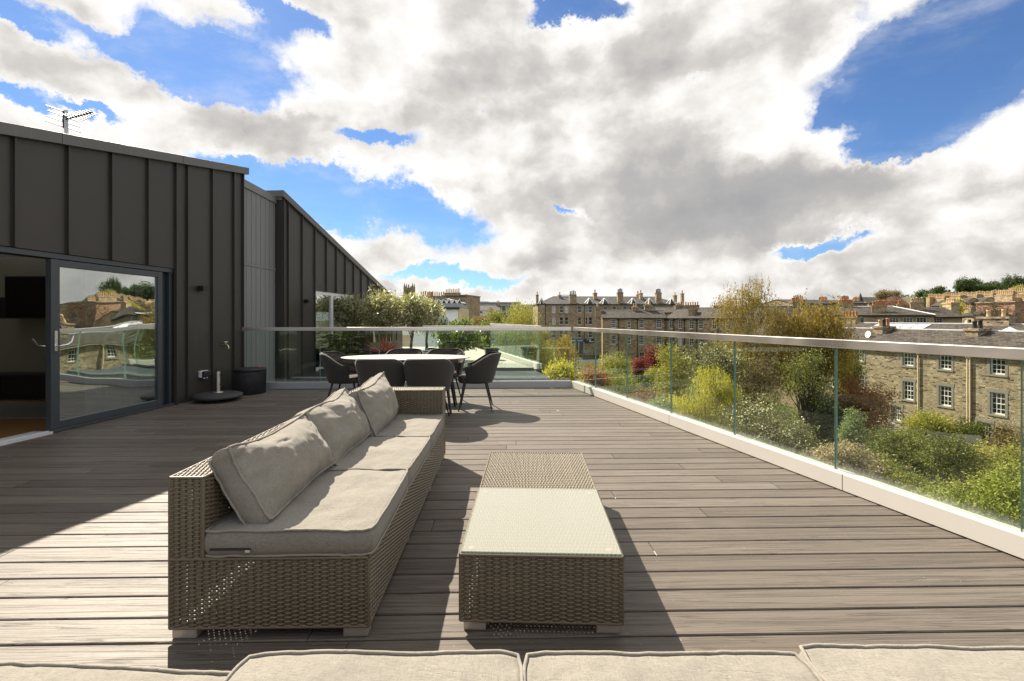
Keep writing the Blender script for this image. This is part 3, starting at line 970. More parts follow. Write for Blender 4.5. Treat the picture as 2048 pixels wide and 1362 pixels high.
def build_wall_fittings():
    def on_wall(name, label, cat, y, z, group=None, off=0.0):
        return thing(name, label, cat, (wallY(y) , y, z), math.atan2(1, .07), group)
    for y, z, lb in ((7.346, 1.785, 'black cube wall lamp on the dark cladding above the umbrella base'),
                     (10.59, 1.70, 'black cube wall lamp on the far cladding beyond the glass railing')):
        l = on_wall('wall_lamp', lb, 'wall lamp', y, z, 'black cube wall lamps')
        mb = MB()
        mb.bx(-.055, .055, -.11, -.015, -.04, .04)
        mb.bx(-.045, .045, -.015, -.0005, -.03, .03)
        mb.build('lamp_body', M['black_metal'], l, bevel=.003)
        q_ = MB()
        q_.lathe([(.022, -.0445), (.022, -.0405)], (0, -.062, 0), 12)
        q_.build('lens', M['chrome'], l)
    s = on_wall('power_socket', 'grey and black weatherproof socket box low on the dark wall', 'socket', 7.40, .40)
    mb = MB()
    mb.bx(-.085, .085, -.05, -.0005, -.055, .055)
    mb.build('back_box', M['lead'], s, bevel=.008)
    mb = MB()
    mb.bx(-.07, .09, -.105, -.051, -.05, .052)
    mb.build('cover', M['black_plastic'], s, bevel=.02, seg=3)
    for x in (-.03, .03):
        mb = MB()
        mb.tube([(x, -.06, -.0525), (x, -.06, -.075)], .014, 10)
        mb.build('cable_gland', M['lead'], s)
    t = on_wall('garden_tap', 'small brass garden tap on the dark cladding wall', 'tap', 7.87, .84)
    mb = MB()
    mb.tube([(0, 0, 0), (0, -.07, 0), (0, -.10, -.005), (0, -.115, -.04), (0, -.115, -.06)], [.014, .014, .013, .011, .011], 10)
    mb.lathe([(.024, 0), (.024, .004)], (0, 0, 0), 10)
    mb.build('spout', M['brass'], t)
    mb = MB()
    mb.tube([(0, -.06, .01), (0, -.065, .05)], .008, 8)
    mb.tube([(-.035, -.066, .055), (.035, -.066, .055)], .009, 8)
    mb.build('tap_handle', M['lead'], t)
    # the aerial on the roof
    ay = 6.33
    x = -6.2
    zb = ztop1(6.33) + .012
    a = thing('tv_aerial', 'grey television aerial standing on the metal roof edge', 'aerial', (x, ay, zb))
    mb = MB()
    mb.tube([(0, 0, -.02), (0, 0, .55)], .022, 8)
    mb.build('mast', M['lead'], a)
    mb = MB()
    bd = Vector((.50, -.14, .035))
    p0 = Vector((.0, -.01, .42))
    ed = Vector((.11, .35, 0)).normalized()
    mb.tube([p0 - bd * .12, p0 + bd], .010, 6)
    for i in range(9):
        c = p0 + bd * (.14 + i * .105)
        e = ed * (.12 - i * .006)
        mb.tube([c - e, c + e], .0075, 5)
    for s_, l_ in ((.11, .19), (.05, .17), (-.03, .19), (-.10, .20)):
        c = p0 + Vector((-.03, 0, s_))
        mb.tube([c - ed * l_, c + ed * l_], .0075, 5)
    mb.tube([p0 + Vector((-.03, 0, -.12)), p0 + Vector((-.03, 0, .12))], .008, 5)
    mb.build('antenna', M['black_metal'], a)


def build_room():
    Y = 7.80
    t = thing('television', 'black wall mounted television inside the room behind the sliding door', 'television', (-8.0, Y, 1.66), DECK_A * 0)
    mb = MB()
    mb.bx(-.62, .62, -.07, -.02, -.36, .36)
    mb.build('casing', M['black_plastic'], t, bevel=.006)
    mb = MB()
    mb.bx(-.60, .60, -.074, -.0705, -.34, .34)
    mb.build('screen', M['tv_screen'], t)
    mb = MB()
    mb.bx(-.8, -.55, -.06, .1, -.36, .0)
    mb.build('bracket', M['black_metal'], t)
    c = thing('media_cabinet', 'long low black cabinet under the wall television indoors', 'cabinet', (-7.8, 7.55, -.012))
    mb = MB()
    mb.bx(-1.3, 1.3, -.22, .2, .06, .40)
    mb.bx(-1.2, 1.2, -.18, .16, 0, .06)
    mb.build('carcass', M['black_plastic'], c, bevel=.006)
    mb = MB()
    for i in range(3):
        mb.bx(-1.28 + i * .86, -.44 + i * .86, -.238, -.222, .08, .385)
    mb.build('cabinet_door', M['black_metal'], c)
    r = MB()
    r.bx(-1.5, 1.3, -.55, .55, 0, .010)
    o = r.build('rug', M['carpet'], None, (-7.4, 6.55, -.011))
    tag(o, 'beige rug on the wooden floor inside the doorway', 'rug')
    cu = MB()
    n = 44
    pts = [(i / n * .75, .03 * math.sin(i * 1.15) + .012 * math.sin(i * 2.7)) for i in range(n + 1)]
    vs, fs = [], []
    for j, z in enumerate((.01, .8, 1.9, 2.38)):
        for x, y in pts:
            vs.append((x * (1 - .10 * (j == 2) - .14 * (j == 3)), y, z))
    for j in range(3):
        for i in range(n):
            a = j * (n + 1) + i
            fs.append((a, a + 1, a + n + 2, a + n + 1))
    cu.add(vs, fs, True)
    o = cu.build('curtain', M['curtain'], None, (wallY(5.95) - .42, 5.95, 0), math.atan2(1, .07))
    tag(o, 'pale green curtain hanging inside the closed glass door leaf', 'curtain')


# ------------------------------------------------------------------ woven furniture
class Weave:
    def __init__(s, seed=1):
        s.v, s.q, s.uv = [], [], []
        s.o = 0
        s.rng = np.random.default_rng(seed)

    def panel(s, O, U, V, w, h, pu=.030, pv=.0088, inset=0.0):
        O, U, V = (np.array(x, float) for x in (O, U, V))
        N = np.cross(U, V)
        rows = max(1, int(round(h / pv)))
        st = max(1, int(round(w / pu)))
        pv, pu = h / rows, w / st
        ns = st * 4 + 1
        u = np.linspace(0, w, ns)
        for r in range(rows):
            vc = (r + .5) * pv + s.rng.normal(0, pv * .05)
            ph = math.pi * r
            amp = .0050
            off = amp * np.tanh(1.3 * np.cos(math.pi * u / pu + ph)) / .862
            jit = s.rng.normal(0, .0004, ns)
            hw = pv * .475
            cols = []
            for dv, dn in ((-hw * 1.12, -.0046), (-hw * .62, -.0006), (0, .0012), (hw * .62, -.0006), (hw * 1.12, -.0046)):
                p = O + np.outer(u, U) + np.outer(np.full(ns, vc + dv) + jit, V) + np.outer(off + dn, N)
                cols.append(p)
            P = np.stack(cols, 1).reshape(-1, 3)
            i = np.arange(ns - 1)[:, None] * 5 + np.array([[0, 1, 2, 3]])
            i = i.ravel() + s.o
            s.q.append(np.stack([i, i + 5, i + 6, i + 1], 1))
            s.uv.append(np.repeat(np.stack([np.full(len(i), s.rng.random()), np.full(len(i), r * .01 + s.rng.random())], 1), 4, axis=0))
            s.v.append(P)
            s.o += len(P)
        for k in range(st + 1):
            uc = min(max(k * pu, .004), w - .004)
            for e in (-.0045, ):
                P = np.array([O + U * (uc - .0075), O + U * (uc + .0075), O + U * (uc + .0075) + V * h, O + U * (uc - .0075) + V * h])
                i = s.o
                s.v.append(P)
                s.q.append(np.array([[i, i + 1, i + 2, i + 3]]))
                s.uv.append(np.full((4, 2), s.rng.random()))
                s.o += 4

    def edge(s, a, b, r=.006):
        """a rounded strand along a corner"""
        a, b = np.array(a, float), np.array(b, float)
        d = (b - a) / np.linalg.norm(b - a)
        x = np.cross(d, [.3, .5, .8])
        x /= np.linalg.norm(x)
        y = np.cross(d, x)
        n = 6
        ring = [x * math.cos(2 * math.pi * k / n) * r + y * math.sin(2 * math.pi * k / n) * r for k in range(n)]
        P = np.array([a + q_ for q_ in ring] + [b + q_ for q_ in ring])
        s.v.append(P)
        for k in range(n):
            k2 = (k + 1) % n
            s.q.append(np.array([[s.o + k, s.o + k2, s.o + n + k2, s.o + n + k]]))
            s.uv.append(np.full((4, 2), s.rng.random()))
        s.o += 2 * n

    def build(s, name, parent):
        me = np_mesh(name, np.concatenate(s.v), np.concatenate(s.q), M['rattan'], np.concatenate(s.uv), True)
        return link(bpy.data.objects.new(name, me), parent)


def foot(parent, x, y, w=.10, d=.05, z=.045):
    mb = MB()
    mb.bx(x - w / 2, x + w / 2, y - d / 2, y + d / 2, 0, z)
    mb.build('foot', M['foot_steel'], parent, bevel=.006)


def cushion(name, label, cat, group, W_, D_, T_, crown, seed, mtx, wr=.006, pillow=False, n=42, sag=0.0, zip_=False):
    X = (1, 0, 0)
    keys, vs, fs = {}, [], []

    def pos(u, v, s_):
        au, av = abs(u), abs(v)
        x, y = W_ / 2 * u, D_ / 2 * v
        c = max(0, au - .86) * max(0, av - .86) / .0196
        x *= 1 - .025 * c
        y *= 1 - .025 * c
        if pillow:
            x *= 1 - .035 * (1 - v * v) * au
            y *= 1 - .045 * (1 - u * u) * av
        e = (1 - au ** 3.0) * (1 - av ** 3.0)
        bul = (1 - s_ * s_)
        if au > .999:
            x += math.copysign(.010 * bul, u)
        if av > .999:
            y += math.copysign(.010 * bul, v)
        z = s_ * T_ / 2
        if abs(s_) > .999:
            z += s_ * crown * e
            edge = max(au, av) ** 4
            z += wr * .9 * mnoise.noise(Vector((x * 5 + seed * 3.1, y * 5, seed))) * (1 if s_ > 0 else .4)
            lx = math.sin(1.2 * mnoise.noise(Vector((x * 3, y * 3, seed + 5.0))) + (y * 46 if au > av else x * 46) + seed)
            z += wr * .8 * lx * max(0, max(au, av) - .45) * (1 - edge ** 3) * max(0, .35 + mnoise.noise(Vector((x * 4, y * 4, seed + 9.0))))
            z += wr * 1.5 * (.18 - abs(mnoise.noise(Vector((x * 6 + y * 2.5, y * 7 - x * 2, seed + 2.0))))) * e
            z += wr * .35 * mnoise.noise(Vector((x * 24, y * 24, seed + 3.0)))
            n1 = mnoise.noise(Vector((x * 5.2 + .8 * mnoise.noise(Vector((x * 4, y * 4, seed))), y * 8.5 - x * 3, seed + 40.0)))
            msk = max(0.0, min(1.0, .5 + 2.2 * mnoise.noise(Vector((x * 3.4, y * 3.4, seed + 50.0)))))
            z -= wr * (.70 if pillow else .34) * max(0.0, 1 - abs(n1) / .16) ** 1.5 * msk * (1 - edge ** 4)
        z += .35 * wr * mnoise.noise(Vector((x * 7, y * 7, seed + 20.0)))
        if pillow:
            nz = mnoise.noise_vector(Vector((x * 3.2, y * 3.2, s_ * .5 + seed)))
            z += .030 * nz.x * (1 - .3 * e)
            y += .022 * nz.y
            x += .014 * nz.z
            y -= .018 * (1 - u * u) * max(v, 0)
        if sag:
            z -= sag * (v * v * .5 + .2 * u)
        return (x, y, z)

    def vid(u, v, s_):
        k = (round(u, 4), round(v, 4), round(s_, 4))
        if k not in keys:
            keys[k] = len(vs)
            vs.append(pos(u, v, s_))
        return keys[k]

    g = [math.copysign(abs(-1 + 2 * i / n) ** .8, -1 + 2 * i / n) for i in range(n + 1)]
    h = [-1 + 2 * i / 4 for i in range(5)]
    for i in range(n):
        for j in range(n):
            a, b, c, d = (g[i], g[j]), (g[i + 1], g[j]), (g[i + 1], g[j + 1]), (g[i], g[j + 1])
            fs.append(tuple(vid(*p, 1.0) for p in (a, b, c, d)))
            fs.append(tuple(vid(*p, -1.0) for p in (d, c, b, a)))
        for j in range(4):
            for s_, q_ in ((-1, 0), (1, 1)):
                f1_ = [vid(g[i], s_, h[j]), vid(g[i + 1], s_, h[j]), vid(g[i + 1], s_, h[j + 1]), vid(g[i], s_, h[j + 1])]
                fs.append(tuple(f1_ if s_ < 0 else f1_[::-1]))
                f2_ = [vid(s_, g[i], h[j]), vid(s_, g[i + 1], h[j]), vid(s_, g[i + 1], h[j + 1]), vid(s_, g[i], h[j + 1])]
                fs.append(tuple(f2_[::-1] if s_ < 0 else f2_))
    mb = MB()
    mb.add(vs, fs, True)
    o = mb.build(name, M['cushion_cloth'])
    o.matrix_world = mtx
    tag(o, label, cat, group)
    pi = MB()
    for s_ in (1, -1):
        loop = [(u, -1) for u in g] + [(1, v) for v in g[1:]] + [(u, 1) for u in g[::-1][1:]] + [(-1, v) for v in g[::-1][1:]]
        pts = []
        for u, v in loop:
            p = Vector(pos(u, v, s_))
            p += Vector((u * .003 if abs(u) > .99 else 0, v * .003 if abs(v) > .99 else 0, s_ * .0015))
            pts.append(p)
        pi.tube(pts, .0052, 6, cap=False)
    pi.build('piping', M['piping_cloth'], o)
    if zip_:
        zz = MB()
        zz.bx(-W_ / 2 + .03, -W_ / 2 + .19, -D_ / 2 - .0135, -D_ / 2 - .009, -.022, -.014)
        zz.build('zip', M['black_plastic'], o)
        zt = MB()
        zt.bx(-W_ / 2 + .175, -W_ / 2 + .195, -D_ / 2 - .020, -D_ / 2 - .0137, -.027, -.018)
        zt.build('zip_pull', M['chrome'], o)
    return o


def build_sofa():
    rz = R(1.0)
    ox, oy = -1.385, 1.842
    s = thing('rattan_sofa', 'long grey brown woven rattan sofa with one woven arm at its far end', 'sofa', (ox, oy, 0), rz)
    Wd, L, zb, zs, zt, bt, at = .80, 2.40, .045, .325, .655, .135, .175
    k = Weave(3)
    # near end: seat box and back column
    k.panel((0, 0, zb), (1, 0, 0), (0, 0, 1), Wd, zs - zb)
    k.panel((0, 0, zs), (1, 0, 0), (0, 0, 1), bt, zt - zs)
    # front
    k.panel((Wd, 0, zb), (0, 1, 0), (0, 0, 1), L - at, zs - zb)
    # back outside, back inside, back top
    k.panel((0, L, zb), (0, -1, 0), (0, 0, 1), L, zt - zb)
    k.panel((bt, 0, zs - .03), (0, 1, 0), (0, 0, 1), L - at, zt - zs + .03)
    k.panel((0, L, zt), (0, -1, 0), (1, 0, 0), L, bt)
    # far arm
    k.panel((bt, L - at, zs - .03), (1, 0, 0), (0, 0, 1), Wd - bt, zt - zs + .03)
    k.panel((bt, L - at, zt), (0, 1, 0), (-1, 0, 0), at, -(Wd - bt)) if False else k.panel((Wd, L - at, zt), (0, 1, 0), (-1, 0, 0), at, Wd - bt)
    k.panel((Wd, L - at, zb), (0, 1, 0), (0, 0, 1), at, zt - zb)
    k.panel((Wd, L, zb), (-1, 0, 0), (0, 0, 1), Wd, zt - zb)
    # seat platform
    k.panel((bt, 0, zs), (1, 0, 0), (0, 1, 0), Wd - bt, L - at, .05, .03)
    for a, b in (((0, 0, zt), (bt, 0, zt)), ((0, 0, zb), (0, 0, zt)), ((bt, 0, zs), (bt, 0, zt)), ((Wd, 0, zb), (Wd, 0, zs)),
                 ((bt, 0, zt), (bt, L - at, zt)), ((0, 0, zt), (0, L, zt)), ((bt, L - at, zt), (Wd, L - at, zt)), ((Wd, L - at, zt), (Wd, L, zt)),
                 ((Wd, L - at, zs), (Wd, L - at, zt)), ((Wd, L, zb), (Wd, L, zt)), ((0, L, zt), (Wd, L, zt)), ((0, 0, zb), (Wd, 0, zb)),
                 ((Wd, 0, zb), (Wd, L, zb)), ((0, 0, zs), (Wd, 0, zs)), ((Wd, 0, zs), (Wd, L - at, zs))):
        k.edge(a, b)
    k.build('woven_frame', s)
    for x in (.055, Wd - .055):
        for y in (.03, L / 3, L * 2 / 3, L - .03):
            foot(s, x, y, .10, .055)
    base = Matrix.Translation((ox, oy, 0)) @ Matrix.Rotation(rz, 4, 'Z')
    names = ['nearest', 'middle', 'farthest']
    sl = ['grey beige seat cushion on the rattan sofa, nearest the camera with a short zip', 'grey beige seat cushion in the middle of the rattan sofa',
          'grey beige seat cushion on the rattan sofa beside its woven arm']
    y = 0.0
    for i in range(3):
        d = .738
        m = base @ Matrix.Translation((bt + (Wd - bt) / 2 + .004, y + d / 2 + .002, zs + .062)) @ Matrix.Rotation(R((.6, -.5, .4)[i]), 4, 'Z')
        cushion('seat_cushion', sl[i], 'cushion', 'seat cushions on the rattan sofa', Wd - bt + .012, d, .098, .012 + .004 * (i == 1), 2.0 + i * 3.7, m, .010, zip_=(i == 0))
        y += .741
    bl = ['plump grey back cushion leaning on the sofa back, nearest the camera', 'plump grey back cushion in the middle of the sofa back',
          'tilted grey back cushion leaning in the corner by the woven arm']
    spec = [(.44, 31, 0, .76, .35, .17), (1.16, 29, 2, .76, .37, .17), (1.83, 19, 4, .74, .37, .17)]
    for i, (yc, lean, roll, cw, chh, ct) in enumerate(spec):
        a = R(lean)
        ex, ey, ez = Vector((0, 1, 0)), Vector((-math.sin(a), 0, math.cos(a))), Vector((math.cos(a), 0, math.sin(a)))
        rm = Matrix((ex, ey, ez)).transposed().to_4x4()
        zc_ = zs + .105 + math.cos(a) * chh / 2
        xc = bt + .225 - math.sin(a) * chh / 2 + (.03 if i == 2 else 0)
        m = base @ Matrix.Translation((xc - .03, yc, zc_)) @ rm @ Matrix.Rotation(R(roll), 4, 'Z')
        cushion('back_cushion', bl[i], 'cushion', 'back cushions on the rattan sofa', cw, chh, ct * .56, .092, 31.0 + i * 5.3, m, .020, pillow=True, n=44)


def build_tables():
    # low table with a glass top and the woven stool behind it
    rz = R(-2.1)
    c0 = Vector((-.216, 1.893, 0))
    t = thing('coffee_table', 'low woven rattan coffee table with a frosted glass top', 'coffee table', c0, rz)
    w, l, h, zb = .672, .725, .318, .045
    k = Weave(8)

    def box(k, w, l, zb, h):
        k.panel((0, 0, zb), (1, 0, 0), (0, 0, 1), w, h - zb)
        k.panel((w, 0, zb), (0, 1, 0), (0, 0, 1), l, h - zb)
        k.panel((w, l, zb), (-1, 0, 0), (0, 0, 1), w, h - zb)
        k.panel((0, l, zb), (0, -1, 0), (0, 0, 1), l, h - zb)
        k.panel((0, 0, h), (0, 1, 0), (-1, 0, 0), l, -w) if False else k.panel((w, 0, h), (0, 1, 0), (-1, 0, 0), l, w)
        for a, b in (((0, 0, h), (w, 0, h)), ((w, 0, h), (w, l, h)), ((w, l, h), (0, l, h)), ((0, l, h), (0, 0, h)), ((0, 0, zb), (w, 0, zb)),
                     ((0, 0, zb), (0, 0, h)), ((w, 0, zb), (w, 0, h)), ((w, l, zb), (w, l, h)), ((0, l, zb), (0, l, h))):
            k.edge(a, b)
    box(k, w, l, zb, h)
    k.build('woven_base', t)
    for x in (.06, w - .06):
        for y in (.03, l - .03):
            foot(t, x, y, .095, .05)
    g = MB()
    g.bx(.004, w - .004, .004, l - .006, h + .007, h + .013)
    g.mi = [1 if i > 1 else 0 for i in range(6)]
    g.build('glass_top', [M['table_glass'], M['table_glass_edge']], t, bevel=.0015, seg=1)
    for x in (.045, w - .045):
        for y in (.05, l - .05):
            d = MB()
            d.lathe([(.014, h + .0005), (.014, h + .0065)], (x, y, 0), 14)
            d.build('rubber_pad', M['orange_plastic'], t)
    rot = Matrix.Rotation(rz, 3, 'Z')
    c1 = c0 + rot @ Vector((.004, l + .012, 0))
    o = thing('woven_stool', 'low woven rattan footstool without cushion behind the glass table', 'footstool', c1, rz)
    k = Weave(9)
    box(k, .668, .725, zb, .312)
    k.build('woven_base', o)
    for x in (.06, .61):
        for y in (.03, .695):
            foot(o, x, y, .095, .05)
    # sofa under the camera: only its front row of cushions shows
    fs = thing('rattan_sofa', 'rattan sofa along the bottom edge under four sunlit cushions', 'sofa', (-1.50, .30, 0), R(.3))
    k = Weave(5)
    W2, D2 = 3.05, .88
    k.panel((W2, D2, .045), (-1, 0, 0), (0, 0, 1), W2, .255)
    k.panel((0, D2, .045), (0, -1, 0), (0, 0, 1), D2, .28)
    k.panel((W2, 0, .045), (0, 1, 0), (0, 0, 1), D2, .28)
    k.panel((0, 0, .045), (1, 0, 0), (0, 0, 1), W2, .58)
    k.panel((0, 0, .30), (1, 0, 0), (0, 1, 0), W2, D2, .05, .03)
    k.build('woven_frame', fs)
    for x in (.07, 1.0, 2.0, W2 - .07):
        for y in (.04, D2 - .04):
            foot(fs, x, y, .10, .055)
    lab = ['sagging cushion at the left end of the foreground sofa', 'flat beige cushion on the foreground sofa, below the long sofa',
           'flat beige cushion on the foreground sofa, below the glass table', 'raised thick cushion at the right end of the foreground sofa']
    dat = [(-1.075, .835, .344, .742, -2.0, .020), (-.337, .842, .356, .722, .4, 0), (.395, .842, .356, .722, 0, 0), (1.135, .852, .370, .745, -1.2, .008)]
    for i, (x, y, z, w_, r_, sg) in enumerate(dat):
        m = Matrix.Translation((x, y, z - (0.012 if i == 0 else 0))) @ Matrix.Rotation(R(r_), 4, 'Z')
        cushion('seat_cushion', lab[i], 'cushion', 'cushions on the foreground sofa', w_, .74, .098, .014, 60 + i * 4.4, m, .008, sag=sg)


def build_dining():
    tx, ty = -1.50, 6.47
    t = thing('dining_table', 'oval dining table with pale stone top and dark splayed legs', 'dining table', (tx, ty, 0), R(1))
    n = 64
    mb = MB()
    a, b = .915, .47
    pr = [(.0, .735), (.93, .735), (.985, .742), (1.0, .748), (1.0, .752), (.996, .755), (.0, .755)]
    vs, fs = [], []
    for s_, z in pr:
        for k in range(n):
            an = 2 * math.pi * k / n
            vs.append((a * s_ * math.cos(an), b * s_ * math.sin(an), z))
    for i in range(len(pr) - 1):
        for k in range(n):
            k2 = (k + 1) % n
            fs.append((i * n + k, i * n + k2, (i + 1) * n + k2, (i + 1) * n + k))
    mb.add(vs, fs, False)
    mb.build('tabletop', M['tabletop'], t)
    ap = MB()
    ap.bx(-.60, .60, -.20, -.17, .685, .733)
    ap.bx(-.60, .60, .17, .20, .685, .733)
    ap.bx(-.60, -.57, -.17, .17, .685, .733)
    ap.bx(.57, .60, -.17, .17, .685, .733)
    ap.build('apron', M['black_metal'], t)
    for sx in (-1, 1):
        for sy in (-1, 1):
            l = MB()
            l.tube([(sx * .56, sy * .17, .69), (sx * .66, sy * .27, 0)], [.026, .017], 10)
            l.build('leg', M['black_metal'], t)
    # one tub chair
    c = thing('dining_chair', 'dark upholstered tub chair at the left end of the oval table', 'chair', (0, 0, 0), 0, 'dark tub chairs round the oval table')
    na, nt = 40, 8
    amax = R(118)

    def ring(a_, tt, inn):
        q_ = min(max((abs(a_) - R(44)) / R(72), 0.0), 1.0)
        zt = .625 + .172 * (1 - q_ * q_ * (3 - 2 * q_)) - .012 * min(abs(a_) / R(60), 1) ** 2
        zb = .385 if not inn else .43
        z = zb + (zt - zb) * tt
        bk = .5 + .5 * math.cos(a_)
        rx = .255 + .075 * tt ** .9
        ry = .25 + (.05 + .07 * bk) * tt ** 1.1
        th = .05 if inn else 0
        rx -= th
        ry -= th
        x, y = math.sin(a_) * rx, -math.cos(a_) * ry
        y += .02
        if tt < .12 and not inn:
            s_ = 1 - .06 * (1 - tt / .12)
            x *= s_
            y *= s_
        return (x, y, z)
    vs, fs = [], []
    cols = []
    for i in range(na + 1):
        a_ = -amax + 2 * amax * i / na
        col = [ring(a_, j / nt, False) for j in range(nt + 1)]
        o_t, i_t = Vector(ring(a_, 1, False)), Vector(ring(a_, 1, True))
        mid = (o_t + i_t) / 2 + Vector((0, 0, .016))
        col.append(tuple(o_t.lerp(mid, .55) + Vector((0, 0, .006))))
        col.append(tuple(mid))
        col.append(tuple(i_t.lerp(mid, .55) + Vector((0, 0, .006))))
        cols.append(col)
    m_ = len(cols[0])
    for col in cols:
        vs += col
    for i in range(na):
        for j in range(m_ - 1):
            p = i * m_ + j
            fs.append((p, p + m_, p + m_ + 1, p + 1))
    mb = MB()
    mb.add(vs, fs, True)
    # closing faces of the arm fronts
    for i, flip in ((0, False), (na, True)):
        a_ = -amax + 2 * amax * i / na
        inn = [ring(a_, j / nt, True) for j in range(nt + 1)]
        col = cols[i] + inn[::-1]
        mb.add(col, [tuple(range(len(col)))[::-1] if flip else tuple(range(len(col)))])
    mb.build('shell', M['chair_cloth'], c)
    vs, fs, = [], []
    for i in range(na + 1):
        a_ = -amax + 2 * amax * i / na
        vs += [ring(a_, j / nt, True) for j in range(nt + 1)]
    m_ = nt + 1
    for i in range(na):
        for j in range(m_ - 1):
            p = i * m_ + j
            fs.append((p, p + 1, p + m_ + 1, p + m_))
    mb = MB()
    mb.add(vs, fs, True)
    mb.build('quilted_lining', M['quilted_cloth'], c)
    st = MB()
    prof = [(.0, .384), (.90, .384), (.98, .40), (1.0, .43), (.98, .462), (.85, .478), (.0, .482)]
    vs, fs = [], []
    n = 32
    for s_, z in prof:
        for k_ in range(n):
            an = 2 * math.pi * k_ / n
            x, y = math.cos(an), math.sin(an)
            q_ = (abs(x) ** 3 + abs(y) ** 3) ** (-1 / 3)
            vs.append((x * q_ * .240 * s_, y * q_ * .245 * s_ + .035, z))
    for i in range(len(prof) - 1):
        for k_ in range(n):
            k2 = (k_ + 1) % n
            fs.append((i * n + k_, i * n + k2, (i + 1) * n + k2, (i + 1) * n + k_))
    st.add(vs, fs, True)
    st.build('seat', M['quilted_cloth'], c)
    for sx in (-1, 1):
        for sy in (-1, 1):
            l = MB()
            l.tube([(sx * .15, sy * .15 + .03, .39), (sx * .235, sy * .235 + .02, 0)], [.016, .009], 8)
            l.build('leg', M['black_metal'], c)
    places = [(-2.42, 6.60, -90, None),
              (-.50, 6.60, 92, 'dark upholstered tub chair at the right end of the oval table'),
              (-1.66, 5.80, -3, 'dark tub chair with its back to the sofa, left of the near pair'),
              (-1.06, 5.80, 3, 'dark tub chair with its back to the sofa, right of the near pair'),
              (-1.70, 7.14, 182, 'dark quilted tub chair behind the table, in front of the potted olive trees'),
              (-1.06, 7.14, 178, 'dark quilted tub chair behind the table, in front of the glossy shrub')]
    for i, (x, y, a_, lb) in enumerate(places):
        if i == 0:
            c.location, c.rotation_euler = (x, y, 0), (0, 0, R(a_))
        else:
            dup(c, (x, y, 0), R(a_), lb)


def build_small_things():
    p = Vector((-4.66, 7.22, 0))
    u = thing('umbrella_base', 'round black granite umbrella base with steel tube on castors', 'umbrella base', p)
    mb = MB()
    mb.lathe([(.0, .045), (.30, .045), (.335, .052), (.345, .075), (.335, .10), (.28, .118), (.06, .132), (0, .133)], n=40)
    mb.build('weight', M['granite'], u)
    mb = MB()
    mb.lathe([(.075, .131), (.075, .137), (.03, .14)], n=20)
    mb.tube([(0, 0, .135), (0, 0, .46)], .027, 16)
    mb.build('tube', M['stainless'], u)
    for z in (.26, .41):
        mb = MB()
        mb.tube([(.027, 0, z), (.05, -.01, z)], .007, 8)
        mb.tube([(.05, -.01, z), (.065, -.015, z)], .018, 10)
        mb.build('knob', M['black_plastic'], u)
    for i in range(4):
        a = R(30 + 90 * i)
        mb = MB()
        x, y = .25 * math.cos(a), .25 * math.sin(a)
        mb.tube([(x - .009, y, .022), (x + .009, y, .022)], .022, 12)
        mb.tube([(x, y, .03), (x, y, .047)], .008, 6)
        mb.build('castor', M['black_plastic'], u)
    p = Vector((-4.56, 7.92, 0))
    s = thing('storage_bin', 'black ribbed cylindrical storage stool with handle slot by the wall', 'storage stool', p)
    mb = MB()
    mb.lathe([(.225, 0.0), (.238, .01), (.245, .2), (.248, .385), (.240, .39)], n=72, sm=True)
    for k_ in range(72):
        a = 2 * math.pi * k_ / 72
        x, y = math.cos(a), math.sin(a)
        mb.tube([(x * .240, y * .240, .012), (x * .2475, y * .2475, .2), (x * .250, y * .250, .38)], .0045, 4, cap=False)
    mb.build('body', M['black_plastic'], s)
    mb = MB()
    mb.lathe([(.245, .392), (.256, .397), (.258, .425), (.25, .436), (.15, .444), (0, .447)], n=48)
    mb.build('lid', M['black_plastic'], s)
    a = R(-70)
    mb = MB()
    mb.bx(-.06, .06, -.257, -.251, .325, .345)
    mb.build('handle_slot', M['black_metal'], s, rz=R(25))
    # small pink toy left on the bin
    mb = MB()
    mb.lathe([(.0, 0), (.022, .004), (.026, .016), (.018, .03), (0, .034)], n=14)
    o = mb.build('pink_cup', M['red_plastic'], None, (p.x + .17, p.y - .03, .443))
    tag(o, 'small pinkish red cup lying on the black storage stool', 'cup')


build_deck()
build_balustrades()
build_own_building()
build_wall_fittings()
build_room()
build_sofa()
build_tables()
build_dining()
build_small_things()

# ================================================================== THE TOWN
GZ = -9.3


def hill_h(x, y):
    h = 21 * math.exp(-(((x - 192) / 52) ** 2 + ((y - 202) / 60) ** 2))
    h += 14 * math.exp(-(((x + 10) / 160) ** 2 + ((y - 420) / 130) ** 2))
    h += 1.5 * math.exp(-(((x - 150) / 70) ** 2 + ((y - 200) / 70) ** 2))
    return h


def build_ground():
    mb = MB()
    mb.quad((-1500, -300, GZ - .02), (1800, -300, GZ - .02), (1800, 2200, GZ - .02), (-1500, 2200, GZ - .02))
    tag(mb.build('ground', M['ground_soil']), 'green and brown garden ground below the terrace', 'ground', kind='structure')
    n = 70
    xs = np.linspace(-420, 640, n)
    ys = np.linspace(70, 760, n)
    vs = [(x, y, GZ - .6 + hill_h(x, y)) for y in ys for x in xs]
    fs = [(j * n + i, j * n + i + 1, (j + 1) * n + i + 1, (j + 1) * n + i) for j in range(n - 1) for i in range(n - 1)]
    mb = MB()
    mb.add(vs, fs, True)
    tag(mb.build('hill', M['hill_grass']), 'low hills rising behind the town', 'hill', kind='structure')
    mb = MB()
    p0, p1 = A(1100, 0, 118), A(1215, 0, 112)
    mb.quad((2, 112, GZ + .01), (30, 108, GZ + .01), (30, 122, GZ + .01), (2, 124, GZ + .01))
    tag(mb.build('road', M['tarmac']), 'grey street in front of the shops', 'road', kind='structure')


WIN = {}


